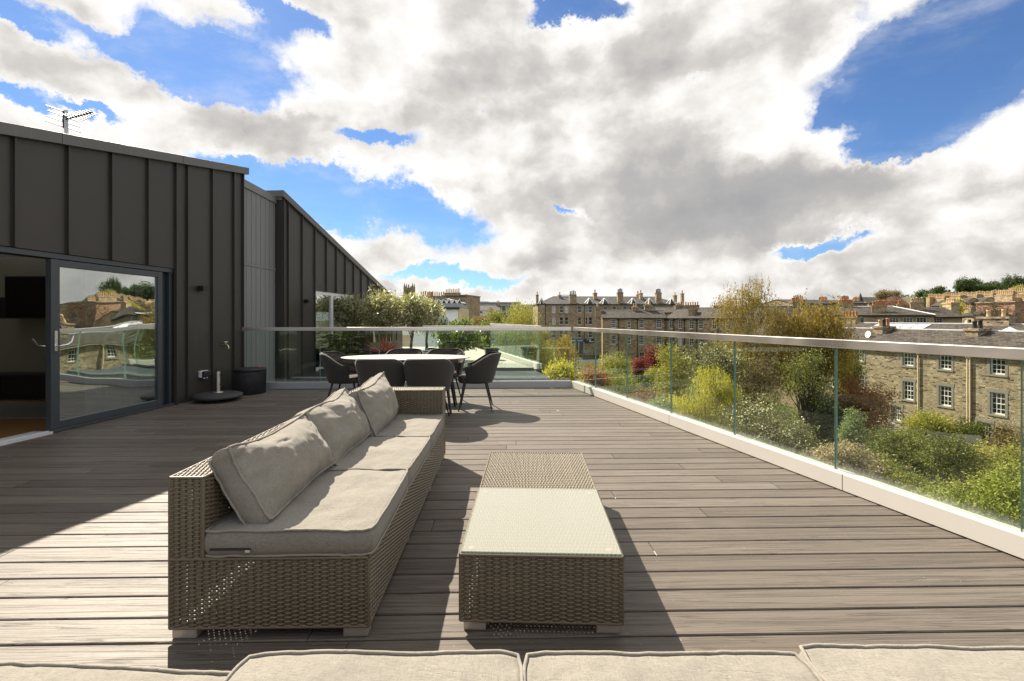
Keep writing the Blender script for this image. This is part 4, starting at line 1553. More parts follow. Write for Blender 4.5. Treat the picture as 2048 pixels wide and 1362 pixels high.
def win_meshes(w, h, nx, ny):
    key = (round(w, 2), round(h, 2), nx, ny)
    if key not in WIN:
        f = MB()
        b, t = .075, .09
        f.bx(0, b, 0, t, 0, h)
        f.bx(w - b, w, 0, t, 0, h)
        f.bx(b, w - b, .001, t - .001, 0, b * 1.5)
        f.bx(b, w - b, .001, t - .001, h - b, h)
        f.bx(b, w - b, .012, t - .02, h / 2 - .03, h / 2 + .03)
        for i in range(1, nx):
            x = b + (w - 2 * b) * i / nx
            f.bx(x - .016, x + .016, .02, t - .03, b * 1.5, h / 2 - .03)
            f.bx(x - .016, x + .016, .02, t - .03, h / 2 + .03, h - b)
        for i in range(1, ny):
            if abs(i / ny - .5) < .01:
                continue
            z = h * i / ny
            f.bx(b, w - b, .024, t - .034, z - .016, z + .016)
        p = MB()
        p.quad((b, .06, b), (w - b, .06, b), (w - b, .06, h - b), (b, .06, h - b))
        s = MB()      # dressed stone round the opening
        m_ = .17
        s.bx(-m_, -.002, -.022, .05, -.02, h + .002)
        s.bx(w + .002, w + m_, -.022, .05, -.02, h + .002)
        s.bx(-m_ - .05, w + m_ + .05, -.024, .05, h + .003, h + .27)
        s.bx(-m_, w + m_, -.06, .05, -.15, -.021)
        WIN[key] = (f.mesh('window', M['white_paint']), p.mesh('pane', M['house_pane']), s.mesh('surround', M['dressed_stone']))
    return WIN[key]


def inst(name, me, parent, loc=(0, 0, 0), rz=0.0):
    o = bpy.data.objects.new(name, me)
    o.location = loc
    o.rotation_euler = (0, 0, rz)
    return link(o, parent)


def cells(mb, O, U, L, z0, z1, ops, dep=.2):
    """wall sheet with real openings and reveals; O, U in local XY, outside is U x Z"""
    Nn = Vector((U[1], -U[0]))
    us = sorted({0.0, L} | {min(max(o[0] + k * o[2], 0), L) for o in ops for k in (0, 1)})
    zs = sorted({z0, z1} | {min(max(o[1] + k * o[3], z0), z1) for o in ops for k in (0, 1)})

    def P(u, z, d=0.0):
        return (O[0] + U[0] * u - Nn.x * d, O[1] + U[1] * u - Nn.y * d, z)
    for a, b in zip(us[:-1], us[1:]):
        run = None
        for c, d in zip(zs[:-1], zs[1:]):
            um, zm = (a + b) / 2, (c + d) / 2
            hole = any(o[0] < um < o[0] + o[2] and o[1] < zm < o[1] + o[3] for o in ops)
            if hole:
                if run:
                    mb.quad(P(a, run[0]), P(b, run[0]), P(b, run[1]), P(a, run[1]))
                run = None
            else:
                run = (run[0], d) if run else (c, d)
        if run:
            mb.quad(P(a, run[0]), P(b, run[0]), P(b, run[1]), P(a, run[1]))
    for u, z, w, h in ops:
        mb.quad(P(u, z), P(u + w, z), P(u + w, z, dep), P(u, z, dep))
        mb.quad(P(u, z + h, dep), P(u + w, z + h, dep), P(u + w, z + h), P(u, z + h))
        mb.quad(P(u, z, dep), P(u, z + h, dep), P(u, z + h), P(u, z))
        mb.quad(P(u + w, z), P(u + w, z + h), P(u + w, z + h, dep), P(u + w, z, dep))


POTM = {}


def pot_mesh(r, h, m):
    key = (round(r, 2), round(h, 2), m)
    if key not in POTM:
        mb = MB()
        mb.lathe([(r * 1.12, 0), (r, h * .12), (r * .86, h * .8), (r * 1.05, h * .84), (r * 1.05, h), (r * .75, h)], n=10)
        POTM[key] = mb.mesh('chimney_pot', M[m])
    return POTM[key]


def chimney(parent, x, y, zb, zt, w, d, pots, pm, sm, ph=.75, pr=.16):
    mb = MB()
    mb.bx(x - w / 2, x + w / 2, y - d / 2, y + d / 2, zb, zt - .22)
    mb.bx(x - w / 2 - .09, x + w / 2 + .09, y - d / 2 - .09, y + d / 2 + .09, zt - .22, zt)
    c = mb.build('chimney', M[sm], parent)
    for i in range(pots):
        f = (i + .5) / pots - .5
        along = w >= d
        px, py = (x + f * (w - .1), y) if along else (x, y + f * (d - .1))
        r = min(pr, (max(w, d) - .1) / pots / 2 * .92)
        inst('chimney_pot', pot_mesh(r, ph * (.85 + .3 * ((i * 37) % 5) / 5), pm[i % len(pm)]), c, (px, py, zt))
    return c


def house(name, label, cat, L_, R_, D, ze, zr, rows=(), side=None, roof='gable', sm='old_stone', rm='slate', chims=(), z0=GZ,
          pipes=(), pipem='black_metal', dress=False, inset=.35, group='old stone houses of the town', over=.18, ridge=True, door=(), siderows=(), hipw=.8):
    L_, R_ = Vector(L_[:2]), Vector(R_[:2])
    d = R_ - L_
    L = d.length
    ang = math.atan2(d.y, d.x)
    U = d / L
    h = thing(name, label, cat, (L_.x, L_.y, z0), ang, group)
    e, r_ = ze - z0, zr - z0

    def uof(px, dd=0.0):
        k = (px - 1024) / F
        V = Vector((-U.y, U.x))
        q_ = L_ + V * dd
        return (k * q_.y - q_.x) / (U.x - k * U.y)
    h['_'] = 0
    del h['_']
    ops, wins = [], []
    for zb, hh, w, pxs, nx, ny in rows:
        for px in pxs:
            u = uof(px) - w / 2
            if u > .15 and u + w < L - .15:
                ops.append((u, zb - z0, w, hh))
                wins.append((u, zb - z0, w, hh, nx, ny))
    dops = []
    for px, w, zb, hh in door:
        dops.append((uof(px) - w / 2, zb - z0, w, hh))
    mb = MB()
    cells(mb, (0, 0), (1, 0), L, 0, e, ops + dops)
    sops = []
    for zb, hh, w, fr, nx, ny in siderows:
        for f in fr:
            sops.append((f * D - w / 2, zb - z0, w, hh, nx, ny))
    cells(mb, (0, D), (0, -1), D, 0, e, [s[:4] for s in sops])
    cells(mb, (L, 0), (0, 1), D, 0, e, [])
    cells(mb, (L, D), (-1, 0), L, 0, e, [])
    if roof == 'gable':
        mb.add([(0, D, e), (0, 0, e), (0, D / 2, r_)], [(0, 1, 2)])
        mb.add([(L, 0, e), (L, D, e), (L, D / 2, r_)], [(0, 1, 2)])
    mb.build('wall', M[sm], h)
    rb = MB()
    o = over
    t = .14
    if roof == 'gable':
        dz = o * (r_ - e) / (D / 2)
        for s_ in (0, 1):
            y0, y1 = (-o, D / 2) if s_ == 0 else (D + o, D / 2)
            a = [(-.08, y0, e - dz), (L + .08, y0, e - dz), (L + .08, y1, r_), (-.08, y1, r_)]
            if s_:
                a = [a[1], a[0], a[3], a[2]]
            rb.hexa(a + [(p[0], p[1], p[2] + t) for p in a])
    elif roof == 'hip':
        i_ = D / 2 * hipw
        b0 = [(-o, -o, e), (L + o, -o, e), (L + o, D + o, e), (-o, D + o, e)]
        b1 = [(p[0], p[1], e + .12) for p in b0]
        a, b = (i_, D / 2, r_), (L - i_, D / 2, r_)
        rb.add(b0 + b1 + [a, b], [(3, 2, 1, 0), (0, 1, 5, 4), (1, 2, 6, 5), (2, 3, 7, 6), (3, 0, 4, 7), (4, 5, 9, 8), (5, 6, 9), (6, 7, 8, 9), (7, 4, 8)])
    else:
        rb.bx(-o, L + o, -o, D + o, e, e + .25)
    ro = rb.build('roof', M[rm], h)
    if ridge and roof != 'flat':
        fl = MB()
        if roof == 'gable':
            fl.bx(-.1, L + .1, D / 2 - .16, D / 2 + .16, r_ + t - .05, r_ + t + .05)
        else:
            i_ = D / 2 * hipw
            fl.tube([(i_, D / 2, r_), (L - i_, D / 2, r_)], .12, 6)
            for p, q_ in (((-o, -o, e + .14), (i_, D / 2, r_)), ((L + o, -o, e + .14), (L - i_, D / 2, r_))):
                fl.tube([p, q_], .09, 6)
        fl.build('ridge_flashing', M['lead'], h)
    gt = MB()
    gt.bx(-.1, L + .1, -o - .13, -o - .005, e - .16, e - .03)
    gt.build('gutter', M['black_metal' if pipem == 'black_metal' else 'dressed_stone'], h)
    for u, z, w, hh, nx, ny in wins:
        f_, p_, s_ = win_meshes(w, hh, nx, ny)
        wo = inst('window', f_, h, (u, .11, z))
        inst('pane', p_, wo)
        if dress:
            inst('surround', s_, wo, (0, -.11, 0))
    for u, z, w, hh, nx, ny in sops:
        f_, p_, s_ = win_meshes(w, hh, nx, ny)
        wo = inst('window', f_, h, (.11, D - u, z), R(-90))
        inst('pane', p_, wo)
    for u, z, w, hh in dops:
        db = MB()
        db.bx(u, u + w, .14, .2, z, z + hh)
        db.bx(u + .15, u + w - .15, .13, .139, z + .2, z + hh * .45)
        db.bx(u + .15, u + w - .15, .13, .139, z + hh * .52, z + hh - .2)
        db.build('door', M['black_metal'], h)
    for px in pipes:
        u = uof(px)
        pb = MB()
        pb.tube([(u, -.09, 0), (u, -.09, e - .15)], .06, 8)
        pb.lathe([(.07, 0), (.16, .15), (.16, .32), (.07, .32)], (u, -.09, e - .5), 8)
        pb.build('drainpipe', M[pipem], h)
    for px, dd, zt, w, dpt, n, pm in chims:
        u = uof(px, dd)
        zb = e
        chimney(h, u, dd, zb - .3, zt - z0, w, dpt, n, pm, sm if sm not in ('white_render', 'brick_red') else 'old_stone', ph=.75 if zr < 5 else 1.1)
    return h, uof, L


def build_town():
    B, T, DK = ['buff_pot'], ['terracotta'], ['dark_pot']
    mixp = ['buff_pot', 'buff_pot', 'terracotta']
    # H1: rubble terrace across the gardens, right
    h1, u1, L1 = house('stone_terrace', 'rubble stone terrace with white sash windows and cream drainpipes across the gardens', 'terraced house', (31.5, 62.8), (39.9, 22.0), 9.0, -1.45, .12,
                       rows=[(-3.0, 1.5, .93, (1503, 1551, 1612, 1660, 1719, 1816, 1890, 1995), 3, 4), (-6.08, 1.68, .93, (1503, 1551, 1612, 1660, 1719, 1816, 1890, 1995), 3, 4),
                             (-8.2, 1.35, .9, (1609, 1719, 1792, 1968), 4, 4)], sm='rubble_stone', dress=True, pipes=(1838, 1936.5, 1942), pipem='cream_render',
                       door=[(2009, 1.05, -9.2, 2.15)],
                       chims=[(1768, 3.7, .52, .95, 1.55, 3, ['buff_pot', 'dark_pot', 'terracotta']), (1955, 3.7, .46, .95, 1.35, 2, DK), (1640, 4.2, .6, .9, 1.4, 4, T)])
    # dish on the front slope, panels on the roof behind
    q_ = A(1738, 669, 47)
    lp = Matrix.LocRotScale(h1.location, h1.rotation_euler, None).inverted() @ q_
    mb = MB()
    mb.lathe([(.0, .0), (.22, .03), (.33, .09), (.36, .13), (.34, .13), (.2, .06), (.0, .03)], n=18)
    dsh = mb.build('satellite_dish', M['white_paint'], h1, loc=lp)
    dsh.rotation_euler = (R(80), 0, R(-10))
    h1b, u1b, L1b = house('stone_terrace', 'second slate roof with white ridge right behind the rubble terrace', 'terraced house', (41.6, 64.6), (50.2, 24.0), 8.5, -1.0, .62, sm='rubble_stone',
          chims=[(1700, 4.2, 1.55, 2.4, .9, 5, T), (1992, 4.2, 1.5, 2.6, .9, 2, ['buff_pot'])])
    e_, r_ = -1.0 - GZ, .62 - GZ
    for px in (1748, 1776, 1796, 1816):
        u = u1b(px, 3.0)
        mb = MB()
        sl = (r_ - e_) / 4.25
        for a, b in ((.02, 1.7),):
            z0_, z1_ = e_ + sl * 2.0 + .17, e_ + sl * 3.7 + .17
            mb.hexa([(u, 2.0, z0_), (u + 2.0, 2.0, z0_), (u + 2.0, 3.7, z1_), (u, 3.7, z1_), (u, 2.0, z0_ + .06), (u + 2.0, 2.0, z0_ + .06), (u + 2.0, 3.7, z1_ + .06), (u, 3.7, z1_ + .06)])
        mb.build('solar_panel', M['lead'], h1b, bevel=.01)
    c = A(2020, 664, 44)
    g = thing('glass_cupola', 'pale conical glass cupola on the slate roofs at the right edge', 'cupola', (c.x, c.y, -.4))
    mb = MB()
    mb.lathe([(1.1, -.3), (1.1, .15), (0.05, .85)], n=16, sm=False)
    mb.build('dome', M['white_glaze'], g)
    for i in range(16):
        a = 2 * math.pi * i / 16
        mb = MB()
        mb.tube([(1.12 * math.cos(a), 1.12 * math.sin(a), .16), (0, 0, .88)], .022, 4)
        mb.build('glazing_bar', M['lead'], g)
    # H2: villa with hipped slate roof
    house('stone_villa', 'sandstone villa with broad hipped slate roof beyond the rubble terrace', 'house', (52.5, 79), (64.9, 70.0), 10, 1.75, 3.35, roof='hip', sm='gold_stone',
          rows=[(-.1, 1.55, 1.25, (1719, 1788, 1816, 1843), 3, 4)], chims=[(1758, 1.6, 3.5, 1.9, .8, 5, T), (1834, 5, 4.0, 1.7, .8, 5, B), (1691, 5, 3.9, 2.2, .9, 6, T), (1800, 7, 3.75, .7, .6, 2, T)], hipw=.9)
    house('stone_villa', 'gabled sandstone wing at the right end of the hipped villa', 'house', (65.2, 71.5), (69.5, 70.2), 9, 1.5, 2.95, sm='gold_stone',
          rows=[(-.15, 1.5, 1.1, (1877,), 3, 4)], chims=[(1902, 4.5, 3.9, 1.1, 2.2, 5, B)])
    # H10: long low house behind the weeping trees
    house('stone_house', 'long low slate roofed house half hidden behind the weeping birches', 'house', (36.5, 72), (52.2, 74), 9, .85, 3.3, sm='old_stone',
          rows=[(-.75, 1.1, 1.0, (1578, 1602, 1625, 1645), 2, 2)], chims=[(1590, 4.5, 4.2, 1.4, .8, 4, T), (1510, 4.5, 4.0, 1.6, .8, 4, mixp)])
    # H3: rows in the middle distance
    house('stone_house', 'two storey stone row house with a sunlit gable end in the middle distance', 'house', (16.75, 84), (27.8, 82.2), 7, 1.35, 2.75, sm='old_stone',
          rows=[(-.45, 1.6, .92, (1227, 1283, 1318), 3, 4), (-.45, 1.25, .6, (1258,), 2, 2), (-3.45, 1.7, .92, (1227, 1283, 1318), 3, 4), (-3.4, 1.35, .6, (1258,), 2, 2), (-6.4, 1.6, .92, (1240, 1284), 2, 2)],
          pipes=(1237, 1275, 1330), siderows=[(-.9, 2.2, .45, (.5,), 1, 2), (-4.2, 2.2, .45, (.5,), 1, 2)],
          chims=[(1195, 3.5, 3.6, .9, 1.6, 2, B), (1270, 3.5, 3.5, 1.0, .8, 2, B), (1296, 3.5, 3.9, 1.3, .9, 2, B)])
    house('stone_house', 'angled stone row house with narrow sash windows beside the gabled row', 'house', (27.9, 82.6), (37.5, 71), 8, 1.3, 2.85, sm='old_stone',
          rows=[(-.5, 1.65, .8, (1342, 1360, 1382, 1401, 1428, 1455), 2, 4), (-3.5, 1.7, .8, (1342, 1360, 1382, 1401, 1428, 1455), 2, 4)], pipes=(1348, 1369, 1394, 1436),
          chims=[(1386, 1.7, 3.0, .9, 1.5, 0, B), (1460, 4, 3.6, 1.6, .8, 5, B)])
    house('stone_house', 'far slate roof with a long row of buff chimney pots behind the row houses', 'house', (33, 104), (48, 100), 9, 2.6, 3.7, sm='old_stone', chims=[(1374, 3, 4.4, 5.2, .9, 10, mixp), (1440, 4.5, 4.3, 2.8, .9, 6, mixp)])
    # H4: the big tenement
    h4, u4, L4 = house('tenement', 'large brown stone tenement with many chimney stacks and white window frames', 'tenement', (7.35, 130), (49.5, 133), 12, 5.35, 7.9, roof='hip', sm='ashlar_stone', rm='slate_grey',
                       rows=[(2.95, 1.95, 1.1, (1108, 1123, 1133, 1159, 1181, 1211, 1229, 1250, 1262, 1285, 1303, 1330, 1349), 1, 2), (2.95, 1.95, .6, (1079.5, 1084, 1173), 1, 2),
                             (-.45, 2.15, 1.1, (1108, 1123, 1133, 1159, 1181, 1211, 1229, 1250, 1285, 1303, 1330), 1, 2), (-.45, 2.15, .6, (1079.5, 1084, 1173), 1, 2),
                             (-4.3, 2.1, 1.1, (1108, 1123, 1133, 1159, 1181), 1, 2)], pipes=(1091, 1169), hipw=.9, over=.3,
                       chims=[(1074.5, 2, 8.2, .7, .7, 1, B), (1119.5, 5, 8.2, .8, .9, 1, T), (1145.5, .55, 8.2, 1.95, 1.1, 4, DK), (1190, 4, 8.9, 1.0, 1.4, 2, B), (1240, 1.0, 8.9, 1.6, 1.1, 4, DK),
                              (1275.5, 6, 8.6, .7, 1.0, 2, B), (1281.5, 4, 8.9, .8, 1.4, 1, T), (1316.5, 1.0, 8.9, 1.6, 1.1, 4, DK), (1350, 6, 8.4, .9, .9, 1, B), (1364.5, 3, 8.8, .8, .8, 1, T)])
    for px in (1082, 1180, 1210.5, 1267, 1301, 1344):
        u = u4(px)
        w_ = 1.0 if px == 1082 else 1.75
        u = max(u, w_ + .2)
        mb = MB()
        e = 5.35 - GZ + .14
        n = 6
        ring = [(u + w_ * math.cos(math.pi * 2 * k / n), .55 + w_ * .75 * math.sin(math.pi * 2 * k / n), e) for k in range(n)]
        top = (u, .9, e + 1.75)
        mb.add(ring + [top], [(k, (k + 1) % n, n) for k in range(n)])
        bay = mb.build('bay_roof', M['slate_grey'], h4)
        for k in range(n):
            rb = MB()
            rb.tube([ring[k], top], .10, 4)
            rb.build('hip_flashing', M['white_paint'], bay)
        bw = MB()
        bw.bx(u - w_ * .85, u + w_ * .85, -.35, -.002, .5, e - .16)
        bw.build('bay', M['ashlar_stone'], h4) if px in (1082,) else None
    cr = MB()
    for i in range(22):
        u = u4(1122) + i * .16
        cr.bx(u - .03, u + .03, 5.97, 6.03, 7.9 - GZ + .05, 8.35 - GZ)
    cr.bx(u4(1122), u4(1145), 5.975, 6.025, 8.36 - GZ, 8.42 - GZ)
    cr.build('ridge_cresting', M['black_metal'], h4)
    # shop on its ground floor
    ua, ub = u4(1134), u4(1168)
    e0 = -GZ
    s = MB()
    s.bx(ua, ub, -.32, -.05, e0 - 5.6, e0 - 4.55)
    sg = s.build('shop_sign', M['sign_blue'], h4)
    s = MB()
    rl = random.Random(3)
    x = ua + 1.0
    for wd in (5, 5):
        for i in range(wd):
            for (a, b, c_, d_) in ((0, .07, 0, .38), (.14, .21, .06, .38), (.07, .14, .3 * rl.random(), .1 + .28 * rl.random() + .1)):
                s.bx(x + a, x + b, -.335, -.322, e0 - 5.25 + c_, e0 - 5.25 + max(d_, c_ + .06))
            x += .31
        x += .4
    s.build('sign_lettering', M['white_paint'], sg)
    s = MB()
    s.bx(u4(1169), u4(1188), -.30, -.05, e0 - 5.7, e0 - 4.5)
    sn = s.build('shop_sign', M['sign_navy'], h4)
    s = MB()
    x = u4(1171)
    for a in range(4):
        s.hexa([(x + .5, -.33, e0 - 5.0), (x + .55, -.33, e0 - 5.0), (x + .55, -.302, e0 - 5.0), (x + .5, -.302, e0 - 5.0)] +
               [(x + .5 + .42 * math.cos(a * .785), -.33, e0 - 5.0 + .42 * math.sin(a * .785 + .2)), (x + .6 + .42 * math.cos(a * .785), -.33, e0 - 5.0 + .42 * math.sin(a * .785 + .2)),
                (x + .6 + .42 * math.cos(a * .785), -.302, e0 - 5.0 + .42 * math.sin(a * .785 + .2)), (x + .5 + .42 * math.cos(a * .785), -.302, e0 - 5.0 + .42 * math.sin(a * .785 + .2))])
    s.bx(u4(1178), u4(1187), -.312, -.302, e0 - 5.45, e0 - 5.25)
    s.bx(u4(1178), u4(1181), -.312, -.302, e0 - 5.1, e0 - 4.75)
    s.build('sign_emblem', M['white_paint'], sn)
    s = MB()
    s.bx(ua, ub, -.28, -.05, e0 - 8.6, e0 - 5.62)
    sf = s.build('shop_window', M['far_glass'], h4)
    for px in (1134.5, 1142, 1149, 1157, 1167.5):
        s = MB()
        u = u4(px)
        s.bx(u - .12, u + .12, -.36, -.285, e0 - 8.6, e0 - 5.62)
        s.build('mullion', M['cream_render'], sf)
    # left of the gap: tenement with dormers, white house, church tower
    h5, u5, L5 = house('tenement', 'stone tenement with a row of dormers behind the white house', 'tenement', A(838, 0, 108), A(930, 0, 112), 12, 4.85, 6.4, sm='ashlar_stone', rm='slate_grey', roof='hip',
                       rows=[(1.2, 1.9, 1.0, (923,), 1, 2)], chims=[(853, 5, 7.0, 3.2, .9, 6, mixp), (872, 6, 7.0, 4.5, .9, 8, mixp)], hipw=.5)
    for px in (856, 866.5, 877, 887.5, 898, 908.5, 919):
        u = u5(px)
        mb = MB()
        e = 4.85 - GZ
        mb.add([(u - .5, -.05, e + .13), (u + .5, -.05, e + .13), (u, -.02, e + 1.1), (u - .5, 2.0, e + .13), (u + .5, 2.0, e + .13), (u, 2.0, e + 1.1)],
               [(0, 1, 2), (1, 4, 5, 2), (3, 0, 2, 5), (4, 3, 5)])
        dm = mb.build('dormer', M['slate_grey'], h5)
        for a in (-.5, .5):
            t_ = MB()
            t_.tube([(u + a, -.07, e + .14), (u, -.04, e + 1.14)], .07, 4)
            t_.build('dormer_trim', M['white_paint'], dm)
    house('tenement', 'tall flat topped stone block with a parapet left of the church gap', 'tenement', A(884, 0, 121), A(933, 0, 119), 10, 7.3, 7.9, roof='flat', sm='ashlar_stone', rm='old_stone', ridge=False, rows=[(4.6, 1.7, 1.0, (889, 897, 905, 913, 921, 929), 1, 2)],
          chims=[(905, 5, 8.4, 4.4, 1.0, 8, B), (930, 2, 6.6, 1.2, 1.2, 3, B)])
    wh, uw, Lw = house('white_house', 'white rendered house with a cream end wall seen past the olive trees', 'house', A(780, 0, 30), A(916, 0, 30), 5, 2.05, 2.3, roof='flat', sm='white_render', rm='grey_metal_roof', ridge=False, group=None, over=.12)
    mb = MB()
    mb.bx(Lw - .01 + .012, Lw + .24, -.02, 5.0, 0, 2.0 - GZ)
    mb.build('end_wall', M['cream_render'], wh)
    mb = MB()
    mb.bx(uw(866), uw(896), -.62, -.005, .93 - GZ, 1.25 - GZ)
    bl = mb.build('balcony', M['grey_metal_roof'], wh)
    for px in (874, 886):
        t_ = MB()
        t_.tube([(uw(px), -.58, 1.25 - GZ), (uw(px), -.58, 1.5 - GZ)], .018, 6)
        t_.build('baluster', M['frame_anthracite'], bl)
    mb = MB()
    mb.bx(uw(800), uw(826), -.03, -.004, -1.6 - GZ, .2 - GZ)
    mb.build('garage_door', M['cream_render'], wh)
    # church tower
    c = A(817, 574, 260)
    tw = thing('church_tower', 'distant gothic church tower with four corner pinnacles', 'church tower', (c.x, c.y, GZ))
    zt = 19.0 - GZ
    mb = MB()
    w_ = 2.3
    mb.bx(-w_, w_, 0, 2 * w_, 0, zt)
    mb.bx(-w_ - .3, w_ + .3, -.3, 2 * w_ + .3, zt - 1.2, zt - .7)
    for sx in (-1, 1):
        for sy in (0, 1):
            mb.bx(sx * w_ - .45, sx * w_ + .45, sy * 2 * w_ - .45, sy * 2 * w_ + .45, 0, zt + .2)
    mb.build('shaft', M['old_stone'], tw)
    for sx in (-1, 1):
        for y in (0, 2 * w_):
            p = MB()
            p.lathe([(.5, 0), (.42, .9), (.02, 2.7)], (sx * w_, y, zt + .202), 8)
            p.build('pinnacle', M['old_stone'], tw)
    p = MB()
    for x in (-1.4, 0, 1.4):
        p.bx(x - .35, x + .35, -.1, .3, zt + .002, zt + .8 + (.9 if x == 0 else 0))
    p.build('battlement', M['old_stone'], tw)
    for x in (-.8, .8):
        p = MB()
        p.bx(x - .4, x + .4, -.05, -.005, zt - 6, zt - 2)
        p.build('belfry_opening', M['dark_pot'], tw)
    # modern sheds and roofs on the left skyline
    for lb, p0, p1, Y, ya, yb, wm in (('long pale roofed modern building on the left skyline', 955, 1040, 330, 604, 612, 'grey_metal_roof'),
                                      ('dark glazed modern block above the scrub trees', 972, 1080, 250, 609, 622, 'far_glass'),
                                      ('white flat roofed block on the far left skyline', 930, 975, 340, 603, 612, 'white_render')):
        a, b = A(p0, ya, Y), A(p1, ya, Y)
        m_ = thing('office_block', lb, 'office building', (a.x, Y, GZ))
        top = a.z - GZ
        mb = MB()
        mb.bx(0, b.x - a.x, 0, 20, 0, top - .8)
        mb.build('wall', M[wm], m_)
        mb = MB()
        mb.bx(-.6, b.x - a.x + .6, -.8, 20.5, top - .8, top)
        mb.build('roof', M['grey_metal_roof'], m_)
        if wm == 'far_glass':
            for i in range(12):
                mb = MB()
                x = (b.x - a.x) * (i + .5) / 12
                mb.bx(x - .15, x + .15, -.12, -.005, top - 5, top - .82)
                mb.build('mullion', M['lead'], m_)
    house('stone_house', 'grey stone house with crow stepped gables above the brown scrub', 'house', A(926, 0, 165), A(985, 0, 168), 10, 2.2, 4.0, sm='old_stone', rm='slate_grey',
          rows=[(-.6, 2.2, 1.2, (938, 944, 962, 976), 1, 2)], chims=[(938, 5, 5.2, 1.6, 1, 3, B), (956, 5, 5.0, 1.4, 1, 3, B), (981, 5, 5.0, 1.4, 1, 3, B)])
    house('stone_house', 'slate roofed house with grey gable left of the yellow green tree', 'house', A(958, 0, 205), A(1000, 0, 205), 12, 4.8, 7.2, sm='old_stone', rm='slate_grey', chims=[(996, 6, 8.4, 1.6, 1, 4, B)])
    # roofs behind the villa
    for lb, p0, p1, Y, ye, yr, ch in (('distant slate roof carrying a cluster of terracotta pots, left of the villa', 1585, 1660, 112, 607, 600, [(1596, 4, 597, 3.2, 6, T), (1646, 4, 599, 3.0, 6, T)]),
                                      ('distant roof with thick terracotta pots beside a small aerial', 1655, 1735, 116, 606, 601, [(1690, 3, 598, 2.6, 6, T), (1713, 3, 600, 2.6, 6, mixp)]),
                                      ('long low slate roof behind the pink blossom tree', 1738, 1815, 165, 606, 595, [])):
        a, b = A(p0, ye, Y), A(p1, ye, Y + 3)
        house('stone_house', lb, 'house', a, b, 10, a.z, A(p0, yr, Y + 5).z, sm='old_stone', chims=[(c_[0], c_[1], A(0, c_[2], Y).z, c_[3], .9, c_[4], c_[5]) for c_ in ch])
    a, b = A(1722, 607, 122), A(1729, 607, 122)
    sp_ = thing('stone_turret', 'small dark pointed stone turret on the skyline above the roofs', 'turret', (a.x + .4, 122, GZ))
    mb = MB()
    mb.bx(-.7, .7, 0, 1.4, 0, 5.2 - GZ)
    mb.build('shaft', M['old_stone'], sp_)
    mb = MB()
    mb.lathe([(.9, 5.2 - GZ), (.5, 6.6 - GZ), (.05, 8.2 - GZ)], (0, .7, 0), 8, sm=False)
    mb.build('spire', M['dark_pot'], sp_)
    a, b = A(1812, 608, 140), A(1846, 608, 146)
    house('stone_house', 'dark timber gabled house among the pines at the foot of the hill', 'house', (a.x, 140), (b.x, 150), 7, 5.2, 8.6, sm='old_stone', rm='dark_pot', ridge=False)
    # terraces climbing the hill on the right
    rows = [(1862, 1893, 612, 601, 150, 'sunlit sandstone house at the lower left end of the hillside terrace'), (1893, 1925, 610, 598, 152, 'second sunlit house up the hillside terrace with a broad chimney'),
            (1925, 1958, 608, 597, 150, 'hillside house with two dark balconies in the terrace'), (1958, 1990, 606, 595, 154, 'hillside terrace house below the dark pine group'),
            (1990, 2022, 604, 593, 150, 'hillside house beside the brick gable, upper right'), (2022, 2060, 601, 589, 156, 'topmost hillside house at the right edge'),
            (1912, 1948, 632, 624, 112, 'low sandstone house with pots along its ridge below the hillside terrace'), (2036, 2075, 612, 603, 128, 'shaded house at the right edge beside the brick gable')]
    for i, (p0, p1, ye, yr, Y, lb) in enumerate(rows):
        a, b = A(p0, ye, Y), A(p1, ye, Y - 5)
        b.z = a.z
        zr = A(p0, yr, Y + 4).z
        pxw = [p0 + (p1 - p0) * f for f in (.25, .5, .75)]
        house('hill_house', lb, 'terraced house', a, b, 8, a.z, zr, sm='gold_stone', rm='slate', ridge=False,
              rows=[(a.z - 2.6, 1.8, 1.0, pxw, 1, 2), (a.z - 5.8, 1.9, 1.0, pxw, 1, 2)], group='terraced houses climbing the hill',
              chims=[(p0 + 3, 4, zr + 1.1, 1.2, 3.4, 6, B), (p0 + (p1 - p0) * .62, 4, zr + .9, 3.2, .9, 6, B)], z0=max(GZ, a.z - 14))
    a, b = A(1952, 608, 118), A(2030, 606, 109)
    house('brick_house', 'red brick gable wall of a house below the hillside terrace', 'house', a, b, 8, a.z + .2, a.z + .6, roof='flat', sm='brick_red', rm='old_stone', ridge=False, chims=[(2010, 3, a.z + 2.2, 4.0, .9, 9, B)], group=None)
    # garden walls
    for i, (p, q_, Y0, Y1, zt, lb) in enumerate(((1900, 2075, 92, 86, -.2, 'long stone garden wall with pale coping left of the bare tree'), (1205, 1330, 74, 70, -6.9, 'mossy stone garden wall below the row houses'))):
        a, b = A(p, 0, Y0), A(q_, 0, Y1)
        d = Vector((b.x - a.x, b.y - a.y))
        wl = thing('garden_wall', lb, 'wall', (a.x, a.y, GZ), math.atan2(d.y, d.x))
        mb = MB()
        mb.bx(0, d.length, 0, .5, 0, zt - GZ)
        mb.build('masonry', M['rubble_stone'], wl)
        mb = MB()
        mb.bx(-.05, d.length + .05, -.08, .58, zt - GZ, zt - GZ + .16)
        mb.build('coping', M['dressed_stone' if i else 'lead'], wl)


